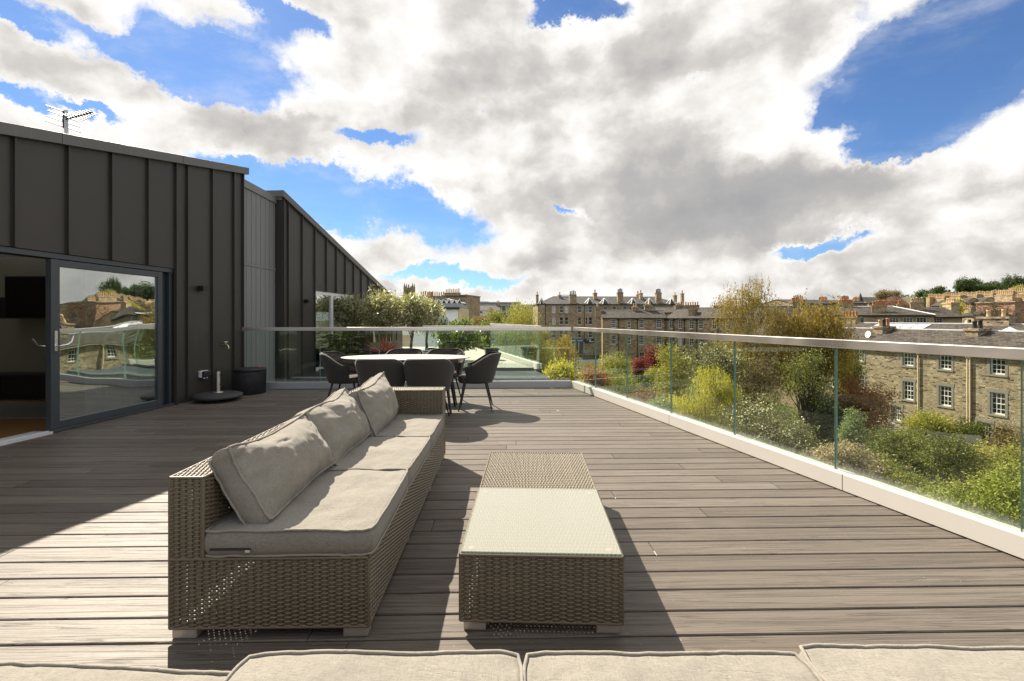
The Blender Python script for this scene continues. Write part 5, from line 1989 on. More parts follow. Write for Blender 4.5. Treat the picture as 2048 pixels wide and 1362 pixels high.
def build_garden_things():
    # shed, swing, greenhouse-like frames, white gate
    p = A(1905, 880, 33)
    s = thing('garden_shed', 'small timber shed with dark pitched roof in the garden', 'shed', (p.x, p.y, GZ), R(-30))
    mb = MB()
    mb.bx(-1.3, 1.3, -.9, .9, 0, 1.7)
    mb.add([(-1.3, -.9, 1.7), (1.3, -.9, 1.7), (1.3, .9, 1.7), (-1.3, .9, 1.7), (-1.3, 0, 2.2), (1.3, 0, 2.2)], [(3, 0, 4), (1, 2, 5)])
    mb.build('wall', M['shed_timber'], s)
    mb = MB()
    for sy in (-1, 1):
        a = [(-1.45, sy * 1.05, 1.64), (1.45, sy * 1.05, 1.64), (1.45, 0, 2.23), (-1.45, 0, 2.23)]
        a = a if sy < 0 else [a[1], a[0], a[3], a[2]]
        mb.hexa(a + [(x, y, z + .06) for x, y, z in a])
    mb.build('roof', M['shed_roof'], s)
    mb = MB()
    mb.bx(1.302, 1.34, -.45, .45, .05, 1.6)
    mb.build('door', M['black_metal'], s)
    p = A(1800, 955, 23)
    f = thing('swing_frame', 'blue and orange metal garden swing frame among the shrubs', 'swing', (p.x, p.y, p.z), R(20))
    mb = MB()
    for x in (-.9, .9):
        mb.tube([(x, -.6, -1.6), (x, 0, .4), (x, .6, -1.6)], .03, 6)
    mb.build('leg_frame', M['blue_plastic'], f)
    mb = MB()
    mb.tube([(-1.0, 0, .42), (1.0, 0, .42)], .035, 6)
    mb.build('crossbar', M['orange_plastic'], f)
    mb = MB()
    mb.bx(-.25, .25, -.12, .12, -1.02, -.98)
    mb.tube([(-.22, 0, .4), (-.22, 0, -1.0)], .012, 4)
    mb.tube([(.22, 0, .4), (.22, 0, -1.0)], .012, 4)
    mb.build('seat', M['red_plastic'], f)
    p = A(1770, 845, 36)
    g = thing('garden_gate', 'white painted pair of garden gate posts by the rusty hedge', 'gate', (p.x, p.y, GZ), R(-40))
    for x in (-.4, .4):
        mb = MB()
        mb.bx(x - .14, x + .14, -.14, .14, 0, 2.3)
        mb.bx(x - .18, x + .18, -.18, .18, 2.3, 2.4)
        mb.build('post', M['white_paint'], g)
    mb = MB()
    for i in range(5):
        mb.bx(-.24 + i * .105, -.18 + i * .105, -.02, .02, .1, 1.7)
    mb.bx(-.26, .26, -.035, -.022, 1.4, 1.5)
    mb.bx(-.26, .26, -.035, -.022, .3, .4)
    mb.build('gate_leaf', M['white_paint'], g)
    p = A(1268, 766, 62)
    g = thing('cold_frame', 'small tilted glass cold frame on the garden slope', 'cold frame', (p.x, p.y, GZ + .3), R(15))
    mb = MB()
    mb.hexa([(-1.2, -.7, 0), (1.2, -.7, 0), (1.2, .7, 0), (-1.2, .7, 0), (-1.2, -.7, .35), (1.2, -.7, .35), (1.2, .7, .9), (-1.2, .7, .9)])
    mb.build('box', M['shed_timber'], g)
    mb = MB()
    mb.hexa([(-1.25, -.75, .36), (1.25, -.75, .36), (1.25, .75, .96), (-1.25, .75, .96), (-1.25, -.75, .41), (1.25, -.75, .41), (1.25, .75, 1.01), (-1.25, .75, 1.01)])
    mb.build('lid', M['lead'], g)

# ================================================================== PLANTS


def leaf_mesh(name, pts, size, aspect, seed, mats, tdir=None, nbias=(0, 0, .6), tone=None, mi=None):
    rng = np.random.default_rng(seed)
    n = len(pts)
    t = rng.normal(size=(n, 3)) if tdir is None else tdir + rng.normal(size=(n, 3)) * .25
    t /= np.maximum(np.linalg.norm(t, axis=1, keepdims=True), 1e-6)
    nr = rng.normal(size=(n, 3)) + np.array(nbias)
    sd = np.cross(t, nr)
    sd /= np.maximum(np.linalg.norm(sd, axis=1, keepdims=True), 1e-6)
    L = size * rng.uniform(.6, 1.35, (n, 1))
    Wd = L * aspect
    v = np.stack([pts, pts + t * L * .5 + sd * Wd * .5, pts + t * L, pts + t * L * .5 - sd * Wd * .5], 1).reshape(-1, 3)
    q_ = np.arange(n * 4).reshape(-1, 4)
    u = rng.random(n) if tone is None else np.clip(tone * .62 + rng.random(n) * .38, 0, 1)
    uv = np.repeat(np.stack([u, rng.random(n)], 1), 4, axis=0)
    me = np_mesh(name, v, q_, mats, uv)
    if mi is not None:
        me.polygons.foreach_set('material_index', mi.astype(np.int32))
    return me


def clump_centres(crown, n, rng, shell=.5, gap=.25, seed=0, zmin=.15):
    vol = np.array([c[3] * c[4] * c[5] for c in crown]) ** (2 / 3)
    vol = vol / vol.sum()
    out = []
    tries = 0
    while len(out) < n and tries < n * 40:
        tries += 1
        c = crown[rng.choice(len(crown), p=vol)]
        d = rng.normal(size=3)
        d /= np.linalg.norm(d)
        r = (shell ** 3 + (1 - shell ** 3) * rng.random()) ** (1 / 3)
        r *= .84 + .50 * mnoise.noise(Vector(d * 2.3) + Vector((seed, seed * .37, 0)))
        p = np.array([c[0] + d[0] * c[3] * r, c[1] + d[1] * c[4] * r, c[2] + d[2] * c[5] * r])
        if p[2] < zmin:
            continue
        s = 2.2 / max(c[3], c[5])
        if mnoise.noise(Vector((p[0] * s * 1.3 + seed, p[1] * s * 1.3, p[2] * s * 1.3))) < gap - .55:
            continue
        out.append(p)
    return np.array(out)


def tree(name, label, cat, base, crown, lmat, bark='bark_brown', nclump=90, per=60, sig=.28, leaf=(.16, .5), tr=.12, limbs=16, shell=.45, gap=.3,
         weep=0.0, twigs=0, seed=1, group=None, trunk_top=.8, stems=1, up=0.0, lean=(0, 0), zmin=.2, twr=.008):
    rng = np.random.default_rng(seed)
    t = thing(name, label, cat, base, 0, group)
    cc = clump_centres(crown, nclump, rng, shell, gap, seed * 1.7, zmin)
    zt = max(c[2] + c[5] for c in crown)
    cx = np.average([c[0] for c in crown])
    cy = np.average([c[1] for c in crown])
    # leaves
    tone_c = np.array([.5 + .9 * mnoise.noise(Vector(c * 1.1 / max(sig * 2.5, .3)) + Vector((seed, 0, 0))) for c in cc]).clip(0, 1)
    if weep:
        ns = max(1, per // 14)
        k = 14
        pts, dirs, tone = [], [], []
        for c, tn in zip(cc, tone_c):
            for s_ in range(ns):
                st = c + rng.normal(size=3) * sig
                ln = weep * rng.uniform(.5, 1.15)
                ln = min(ln, max(st[2] - .1, .2))
                sw = rng.normal(size=2) * .10 * ln
                f = np.sort(rng.random(k))
                p = np.stack([st[0] + sw[0] * f + .12 * (st[0] - cx) * f ** .5, st[1] + sw[1] * f, st[2] - ln * f], 1)
                pts.append(p + rng.normal(size=(k, 3)) * leaf[0] * .25)
                d = np.tile(np.array([sw[0] / ln, sw[1] / ln, -1.0]), (k, 1)) + rng.normal(size=(k, 3)) * .22
                dirs.append(d)
                tone.append(np.full(k, tn))
        pts, dirs, tone = np.concatenate(pts), np.concatenate(dirs), np.concatenate(tone)
    else:
        pts = np.repeat(cc, per, axis=0) + rng.normal(size=(len(cc) * per, 3)) * np.array([sig, sig, sig * .75])
        tone = np.repeat(tone_c, per)
        dirs = None
        if up:
            dirs = rng.normal(size=pts.shape) * .6 + np.array([0, 0, up])
    ok = pts[:, 2] > .02
    pts, tone = pts[ok], tone[ok]
    dirs = dirs[ok] if dirs is not None else None
    me = leaf_mesh('crown', pts, leaf[0], leaf[1], seed + 100, M[lmat], dirs, tone=tone)
    link(bpy.data.objects.new('crown', me), t)
    # wood
    mb = MB()
    rp = random.Random(seed)
    H = zt * trunk_top
    tops = []
    for s_ in range(stems):
        ox, oy = (rp.uniform(-.3, .3), rp.uniform(-.3, .3)) if stems > 1 else (0, 0)
        ex, ey = cx + lean[0] + (rp.uniform(-.5, .5) * crown[0][3] if stems > 1 else 0), cy + lean[1] + (rp.uniform(-.3, .3) * crown[0][4] if stems > 1 else 0)
        pts_ = []
        for i in range(8):
            f = i / 7
            pts_.append(Vector((ox + (ex - ox) * f ** 1.4 + tr * 1.2 * mnoise.noise(Vector((f * 3, seed, s_))), oy + (ey - oy) * f ** 1.4 + tr * 1.2 * mnoise.noise(Vector((seed, f * 3, s_))), -.05 + H * f)))
        k_ = tr * (1.0 if stems == 1 else .7)
        mb.tube(pts_, [k_ * (1.25 if i == 0 else 1) * (1 - .82 * i / 7) for i in range(8)], 7)
        tops.append(pts_)
    idx = rng.permutation(len(cc))[:limbs]
    for i in idx:
        c = Vector(cc[i])
        tp = min(tops, key=lambda q_: (q_[-1] - c).length)
        zs_ = max(H * .22, c.z * rp.uniform(.45, .72))
        f = min(zs_ / H, .96) * 7
        a = tp[int(f)].lerp(tp[min(int(f) + 1, 7)], f - int(f))
        m1 = a.lerp(c, .45) + Vector((rp.uniform(-.1, .1), rp.uniform(-.1, .1), .10)) * (c - a).length
        r0 = tr * (1 - .82 * f / 7) * .55
        mb.tube([a, a.lerp(m1, .55) + Vector((0, 0, .02)), m1, m1.lerp(c, .6), c], [r0, r0 * .75, r0 * .55, r0 * .32, max(r0 * .12, .006)], 5, cap=False)
    if twigs:
        for i in range(min(len(cc), 260)):
            c = Vector(cc[i])
            for _ in range(twigs):
                d = Vector((rp.gauss(0, 1), rp.gauss(0, 1), rp.gauss(.35, .8))).normalized() * sig * rp.uniform(1.2, 2.6)
                mb.tube([c - d * .6, c + d * .1 + Vector((rp.gauss(0, .04), 0, 0)), c + d], [twr, twr * .8, twr * .4], 3, cap=False)
    mb.build('trunk', M[bark], t)
    return t


SEED = [100]


def plant(name, label, cat, p0, p1, yt, yb, Y, lmat, gz=GZ, dy=None, extra=(), **kw):
    """crown that fills the photo box p0..p1 x yt..yb when it stands at depth Y"""
    a, b = A(p0, yt, Y), A(p1, yb, Y)
    cx, rx = (a.x + b.x) / 2, (b.x - a.x) / 2
    zc_, rz_ = (a.z + b.z) / 2, abs(a.z - b.z) / 2
    ry = dy or min(rx, 3.5)
    cr = [(0, 0, zc_ - gz, rx, ry, rz_)]
    for q0, q1, qt, qb in extra:
        c, d = A(q0, qt, Y), A(q1, qb, Y)
        cr.append(((c.x + d.x) / 2 - cx, 0, (c.z + d.z) / 2 - gz, (d.x - c.x) / 2, min((d.x - c.x) / 2, 3.0), abs(c.z - d.z) / 2))
    SEED[0] += 7
    kw.setdefault('seed', SEED[0])
    return tree(name, label, cat, (cx, Y, gz), cr, lmat, **kw)


def build_garden_plants():
    g = 'trees and shrubs in the back gardens'
    # weeping birches
    plant('birch_tree', 'tall weeping birch with pale stems and drooping olive twigs', 'tree', 1455, 1515, 548, 640, 38, 'leaf_birch', extra=[(1432, 1475, 565, 640), (1485, 1540, 540, 620), (1420, 1580, 605, 770), (1520, 1575, 580, 680), (1440, 1560, 640, 800)],
          bark='bark_pale', nclump=560, per=70, sig=.34, leaf=(.16, .26), tr=.17, limbs=60, weep=1.25, shell=.2, gap=.28, stems=4, trunk_top=.93, group=g, twigs=2, twr=.010)
    plant('birch_tree', 'broad brown green birch with forked bare limbs beside the tall birch', 'tree', 1575, 1690, 590, 720, 37, 'leaf_birch', extra=[(1545, 1640, 602, 800), (1610, 1705, 605, 760)],
          bark='bark_brown', nclump=520, per=84, sig=.36, leaf=(.17, .32), tr=.17, limbs=60, weep=.9, shell=.25, gap=.30, stems=3, trunk_top=.88, group=g, twigs=2, twr=.012)
    plant('willow_tree', 'bright lime green weeping willow in the middle of the gardens', 'tree', 1392, 1462, 716, 790, 23, 'leaf_willow', extra=[(1330, 1420, 772, 860), (1390, 1480, 745, 850), (1310, 1380, 790, 850)],
          bark='bark_brown', nclump=240, per=112, sig=.16, leaf=(.12, .24), tr=.12, limbs=24, weep=.85, shell=.35, gap=.12, trunk_top=.85, group=g)
    plant('sapling_tree', 'slender olive green tree left of the lime willow', 'tree', 1308, 1382, 690, 830, 27, 'leaf_yellowgreen', nclump=150, per=60, sig=.26, leaf=(.12, .42), tr=.08, limbs=40, shell=.1, gap=.3, twigs=2, group=g, up=.4)
    plant('blossom_tree', 'white blossoming tree behind the lime willow', 'tree', 1375, 1492, 678, 800, 33, 'leaf_blossom', nclump=190, per=42, sig=.30, leaf=(.13, .7), tr=.12, limbs=46, shell=.3, gap=.36, twigs=2, bark='bark_dark', group=g)
    plant('bare_tree', 'brown bare branched tree between the blossom tree and the birch', 'tree', 1480, 1560, 700, 850, 30, 'leaf_brown', nclump=150, per=36, sig=.3, leaf=(.11, .4), tr=.10, limbs=60, shell=.15, gap=.4, twigs=3, bark='bark_dark', group=g)
    plant('bare_tree', 'dark spreading tree with bare limbs below the right hand birch', 'tree', 1560, 1665, 690, 830, 31, 'leaf_olivegreen', nclump=130, per=34, sig=.32, leaf=(.12, .45), tr=.16, limbs=70, shell=.25, gap=.38, twigs=3, bark='bark_dark', stems=3, group=g)
    plant('blossom_shrub', 'large white flowering shrub close below the railing', 'shrub', 1440, 1610, 785, 930, 21, 'leaf_blossom', extra=[(1500, 1640, 830, 950)], nclump=260, per=60, sig=.20, leaf=(.085, .7), tr=.08, limbs=40, shell=.35, gap=.25, twigs=1, group=g)
    plant('rusty_tree', 'rust brown leafed tree in front of the rubble terrace', 'tree', 1660, 1782, 748, 880, 34, 'leaf_rust', nclump=230, per=52, sig=.30, leaf=(.15, .5), tr=.12, limbs=50, shell=.3, gap=.28, twigs=2, group=g)
    plant('conifer', 'narrow pale green pointed conifer beside the rusty tree', 'tree', 1686, 1728, 806, 925, 25, 'leaf_palegreen', nclump=120, per=60, sig=.14, leaf=(.10, .45), tr=.06, limbs=20, shell=.2, gap=.1, group=g)
    plant('flowering_shrub', 'cream pink flowering shrub at the foot of the railing', 'shrub', 1620, 1755, 878, 985, 18, 'leaf_creamflower', nclump=210, per=64, sig=.17, leaf=(.085, .7), tr=.06, limbs=24, shell=.35, gap=.2, group=g)
    plant('shrub', 'dark green rounded shrub in front of the stone houses', 'shrub', 1735, 1870, 852, 965, 26, 'leaf_green', nclump=240, per=62, sig=.24, leaf=(.12, .5), tr=.08, limbs=30, shell=.45, gap=.2, twigs=1, group=g)
    plant('shrub', 'olive green spreading shrub below the cream flowers', 'shrub', 1700, 1810, 910, 1010, 18, 'leaf_olivegreen', nclump=190, per=62, sig=.18, leaf=(.09, .5), tr=.06, limbs=26, shell=.45, gap=.2, twigs=1, group=g)
    plant('garden_tree', 'small garden tree with a bare straight trunk and flat green crown', 'tree', 1850, 1955, 868, 950, 18, 'leaf_green', nclump=120, per=44, sig=.18, leaf=(.10, .5), tr=.055, limbs=46, shell=.3, gap=.3, twigs=2, bark='bark_brown', group=g)
    plant('shrub', 'sunlit yellow green thicket right of the small garden tree', 'shrub', 1915, 2060, 880, 1000, 21, 'leaf_yellowgreen', nclump=230, per=60, sig=.22, leaf=(.10, .5), tr=.06, limbs=40, shell=.35, gap=.22, twigs=2, group=g)
    plant('shrub', 'brown twiggy shrub at the right edge of the gardens', 'shrub', 1975, 2075, 850, 960, 23, 'leaf_brown', nclump=150, per=42, sig=.24, leaf=(.11, .45), tr=.06, limbs=60, shell=.2, gap=.35, twigs=3, group=g)
    plant('leafy_bush', 'bright fresh green leafy bush nearest below the railing', 'shrub', 1870, 2075, 955, 1120, 13.5, 'leaf_bright', extra=[(1830, 1980, 985, 1110), (1980, 2090, 920, 1060)], nclump=330, per=58, sig=.15, leaf=(.085, .55), tr=.05, limbs=40, shell=.4, gap=.22, twigs=1, group=g)
    plant('shrub', 'grey green shrub at the foot of the railing left of the bright bush', 'shrub', 1760, 1880, 950, 1040, 16, 'leaf_olivegreen', nclump=190, per=56, sig=.17, leaf=(.08, .5), tr=.05, limbs=30, shell=.4, gap=.22, twigs=1, group=g)
    plant('climbing_shrub', 'yellow flecked climbing shrub against the rubble terrace wall', 'shrub', 1805, 1925, 822, 880, 37, 'leaf_yellowgreen', nclump=170, per=46, sig=.28, leaf=(.14, .5), tr=.07, limbs=24, shell=.3, gap=.2, group=g, dy=1.2)
    plant('climbing_shrub', 'dark green climber beside the downpipes of the rubble terrace', 'shrub', 1915, 1965, 838, 900, 36, 'leaf_green', nclump=100, per=46, sig=.28, leaf=(.14, .5), tr=.06, limbs=18, shell=.3, gap=.2, group=g, dy=1.0)
    plant('hedge_tree', 'dark shaded evergreen between the birches and the rusty tree', 'tree', 1610, 1690, 790, 900, 33, 'leaf_dark', nclump=190, per=52, sig=.3, leaf=(.16, .5), tr=.1, limbs=20, shell=.4, gap=.15, group=g)
    plant('garden_tree', 'green leafed tree against the rubble wall right of the broad birch', 'tree', 1668, 1722, 690, 800, 39, 'leaf_green', nclump=130, per=44, sig=.3, leaf=(.16, .5), tr=.1, limbs=24, shell=.3, gap=.3, twigs=1, group=g)
    # left of the willow
    plant('willow_tree', 'feathery yellow green willow rising behind the far end of the railing', 'tree', 1005, 1082, 598, 700, 36, 'leaf_yellowgreen', extra=[(985, 1090, 640, 720), (1060, 1130, 690, 780), (1040, 1110, 650, 770)], nclump=330, per=84, sig=.30, leaf=(.17, .2), tr=.14, limbs=50, shell=.2, gap=.28, up=1.3, group=g)
    plant('willow_tree', 'yellow orange willow behind the railing corner', 'tree', 1095, 1150, 665, 770, 48, 'leaf_birch', nclump=150, per=56, sig=.35, leaf=(.2, .3), tr=.12, limbs=30, weep=1.0, shell=.2, gap=.2, group=g)
    plant('young_tree', 'small pale green treetop just behind the railing corner', 'tree', 1092, 1150, 722, 790, 14, 'leaf_willow', nclump=120, per=48, sig=.14, leaf=(.075, .42), tr=.05, limbs=24, shell=.2, gap=.25, up=.9, twigs=1, group=g)
    plant('hedge', 'rust and green mixed hedge inside the corner of the railing', 'shrub', 1148, 1218, 726, 790, 40, 'leaf_rust', nclump=130, per=46, sig=.3, leaf=(.16, .5), tr=.07, limbs=18, shell=.35, gap=.2, group=g)
    plant('shrub', 'bright olive shrub in front of the row house gable', 'shrub', 1195, 1265, 708, 775, 50, 'leaf_yellowgreen', nclump=160, per=46, sig=.36, leaf=(.2, .45), tr=.07, limbs=18, shell=.35, gap=.2, up=.5, group=g)
    plant('shrub', 'low green and yellow shrub under the row house windows', 'shrub', 1160, 1290, 745, 800, 42, 'leaf_olivegreen', nclump=190, per=46, sig=.32, leaf=(.17, .45), tr=.07, limbs=18, shell=.35, gap=.2, group=g)
    plant('maple', 'crimson red maple in front of the row houses', 'tree', 1262, 1300, 716, 752, 55, 'leaf_red', nclump=90, per=46, sig=.28, leaf=(.2, .5), tr=.08, limbs=24, shell=.3, gap=.3, group=g)
    plant('maple', 'tall dark red maple behind the crimson one', 'tree', 1292, 1330, 690, 752, 60, 'leaf_red', nclump=110, per=40, sig=.34, leaf=(.2, .4), tr=.08, limbs=40, shell=.2, gap=.35, twigs=2, bark='bark_dark', group=g)
    plant('shrub', 'yellow spring shrub beside the red maples', 'shrub', 1290, 1325, 735, 775, 50, 'leaf_yellowgreen', nclump=90, per=46, sig=.28, leaf=(.18, .45), tr=.06, limbs=14, shell=.35, gap=.2, group=g)
    plant('hedge', 'dark clipped hedge below the red maples', 'hedge', 1225, 1330, 752, 800, 46, 'leaf_dark', nclump=170, per=46, sig=.3, leaf=(.17, .5), tr=.06, limbs=10, shell=.45, gap=.05, group=g)
    plant('heather_bed', 'purple brown bare shrub bed on the garden slope', 'shrub', 1235, 1345, 772, 850, 30, 'leaf_pinkbrown', nclump=190, per=46, sig=.2, leaf=(.13, .3), tr=.05, limbs=30, shell=.3, gap=.2, twigs=2, up=.3, group=g)
    plant('shrub', 'grey green shrub at the foot of the railing left of the willow', 'shrub', 1290, 1345, 790, 850, 20, 'leaf_palegreen', nclump=110, per=50, sig=.14, leaf=(.09, .45), tr=.05, limbs=16, shell=.3, gap=.2, group=g)
    plant('scrub_tree', 'brown leafless scrub tree on the far side of the park', 'tree', 938, 985, 632, 665, 80, 'leaf_brown', nclump=120, per=44, sig=.5, leaf=(.28, .35), tr=.12, limbs=40, shell=.2, gap=.2, twigs=1, group=g)
    plant('scrub_tree', 'rounded olive brown scrub tree left of the yellow willow', 'tree', 965, 1012, 620, 660, 84, 'leaf_olivegreen', nclump=130, per=44, sig=.5, leaf=(.28, .35), tr=.12, limbs=30, shell=.25, gap=.2, group=g)
    plant('scrub_tree', 'low green tree top above the far railing left of the willow', 'tree', 950, 1008, 645, 690, 60, 'leaf_green', nclump=130, per=44, sig=.45, leaf=(.25, .4), tr=.12, limbs=20, shell=.3, gap=.2, group=g)
    plant('street_tree', 'thin yellow tree beside the blue shop sign', 'tree', 1120, 1142, 668, 712, 100, 'leaf_birch', nclump=80, per=36, sig=.5, leaf=(.28, .35), tr=.12, limbs=24, shell=.2, gap=.25, group=g)
    # far right
    plant('bare_tree', 'large leafless tree with spreading limbs before the brick gable', 'tree', 1945, 2050, 600, 665, 64, 'leaf_brown', nclump=150, per=3, sig=.4, leaf=(.14, .3), tr=.22, limbs=120, shell=.3, gap=.4, twigs=4, twr=.022, bark='bark_brown', group=g)
    plant('young_tree', 'pale yellow green tree beside the villa chimney', 'tree', 1892, 1925, 596, 640, 88, 'leaf_willow', nclump=110, per=40, sig=.4, leaf=(.24, .45), tr=.1, limbs=30, shell=.2, gap=.3, group=g)
    plant('bare_tree', 'brown round bare tree on the skyline behind the villa', 'tree', 1753, 1780, 581, 604, 150, 'leaf_brown', gz=-4, nclump=110, per=40, sig=.55, leaf=(.4, .25), tr=.16, limbs=40, shell=.1, gap=.25, twigs=2, twr=.03, up=.8, group=g)
    plant('bare_tree', 'grey brown twiggy tree next to the round bare tree', 'tree', 1778, 1802, 580, 604, 152, 'leaf_brown', gz=-4, nclump=100, per=24, sig=.55, leaf=(.4, .2), tr=.16, limbs=50, shell=.15, gap=.3, twigs=3, twr=.035, up=.8, group=g)
    plant('blossom_tree', 'wide dusky pink blossom tree on the skyline behind the villa', 'tree', 1758, 1812, 596, 622, 130, 'leaf_pinkbrown', nclump=150, per=40, sig=.6, leaf=(.36, .4), tr=.14, limbs=20, shell=.2, gap=.15, group=g)
    gp = 'dark pines on the hill'
    for lb, p0, p1, yt, yb, Y in (('upright dark pine standing left of the hilltop group', 1913, 1940, 556, 590, 190), ('broad pine in the hilltop group, second from the left', 1938, 1962, 557, 588, 196),
                                  ('low spreading pine filling the middle of the hilltop group', 1948, 1985, 565, 592, 188), ('flat topped pine above the hillside chimneys', 1975, 2002, 562, 588, 194),
                                  ('large sunlit pine at the top right edge', 2003, 2060, 549, 592, 186), ('small dark pine at the foot of the hill', 1838, 1862, 579, 612, 165),
                                  ('tall dark pine leaning over the foot of the hill', 1864, 1890, 572, 612, 170), ('rounded pine between the dark gable and the hill houses', 1850, 1878, 584, 622, 160),
                                  ('yellowish bush at the edge of the hilltop pines', 2025, 2060, 572, 600, 178)):
        c_ = A((p0 + p1) / 2, yb, Y)
        gz = min(GZ - .6 + hill_h(c_.x, c_.y), A(0, yb + 4, Y).z)
        plant('pine_tree', lb, 'tree', p0, p1, yt, yb, Y, 'leaf_yellowgreen' if 'yellow' in lb else 'leaf_pine', gz=gz, nclump=130, per=46, sig=.62, leaf=(.55, .4), tr=.22, limbs=30, shell=.35, gap=.3, bark='bark_dark', group=gp)
    # undergrowth that nobody could count
    rng = np.random.default_rng(77)
    n = 90000
    x = rng.uniform(-4, 60, n)
    y = rng.uniform(8.5, 75, n)
    keep = (x > (y * .0 - 2)) & (x < y * 1.25 + 6) & (x > 2 + np.where(y < 9, 3, 0))
    # clear of the houses
    keep &= ~((.979 * (x - 35.9) + .202 * (y - 41.2)) > -.5)
    x, y = x[keep], y[keep]
    hgt = np.array([max(0.05, .65 + 1.5 * mnoise.noise(Vector((a * .22, b * .22, 3.0)))) for a, b in zip(x, y)])
    z = GZ + rng.random(len(x)) * hgt
    tone = np.array([.5 + .8 * mnoise.noise(Vector((a * .12, b * .12, 9.0))) for a, b in zip(x, y)]).clip(0, 1)
    me = leaf_mesh('undergrowth', np.stack([x, y, z], 1), .24, .4, 5, M['leaf_grass'], tone=tone)
    o = link(bpy.data.objects.new('undergrowth', me))
    tag(o, 'rough grass and low undergrowth covering the gardens', 'undergrowth', kind='stuff')


def build_hill_scrub():
    rng = np.random.default_rng(31)
    n = 60000
    x = rng.uniform(95, 330, n)
    y = rng.uniform(120, 320, n)
    k = np.array([hill_h(a, b) for a, b in zip(x, y)])
    dn = np.array([mnoise.noise(Vector((a * .06, b * .06, 1.0))) for a, b in zip(x, y)])
    keep = (k > 7) & (dn > -.12)
    x, y, k, dn = x[keep], y[keep], k[keep], dn[keep]
    z = GZ - .6 + k + rng.random(len(x)) * np.clip(.8 + 3 * dn, .3, 1.8)
    me = leaf_mesh('hill_wood', np.stack([x, y, z], 1), 1.0, .5, 6, M['leaf_pine'], tone=np.clip(.5 + dn, 0, 1))
    tag(link(bpy.data.objects.new('hill_wood', me)), 'dark scrub and woodland covering the hill behind the terraces', 'woodland', kind='stuff')


build_hill_scrub()

# ================================================================== THE NEIGHBOURING TERRACE
def pot(name, label, cat, x, y, z, r, h, m, group=None, rim=True, soil=True):
    p = thing(name, label, cat, (x, y, z), 0, group)
    mb = MB()
    mb.lathe([(r * .78, 0), (r * .95, h * .6), (r, h * .93), (r * 1.05, h * .94), (r * 1.05, h), (r * .93, h), (r * .9, h * .9)], n=28)
    mb.build('body', M[m], p)
    mb = MB()
    mb.lathe([(0, h * .90), (r * .91, h * .90)], n=24)
    mb.add([], [])
    mb.build('soil', M['ground_soil'], p)
    return p


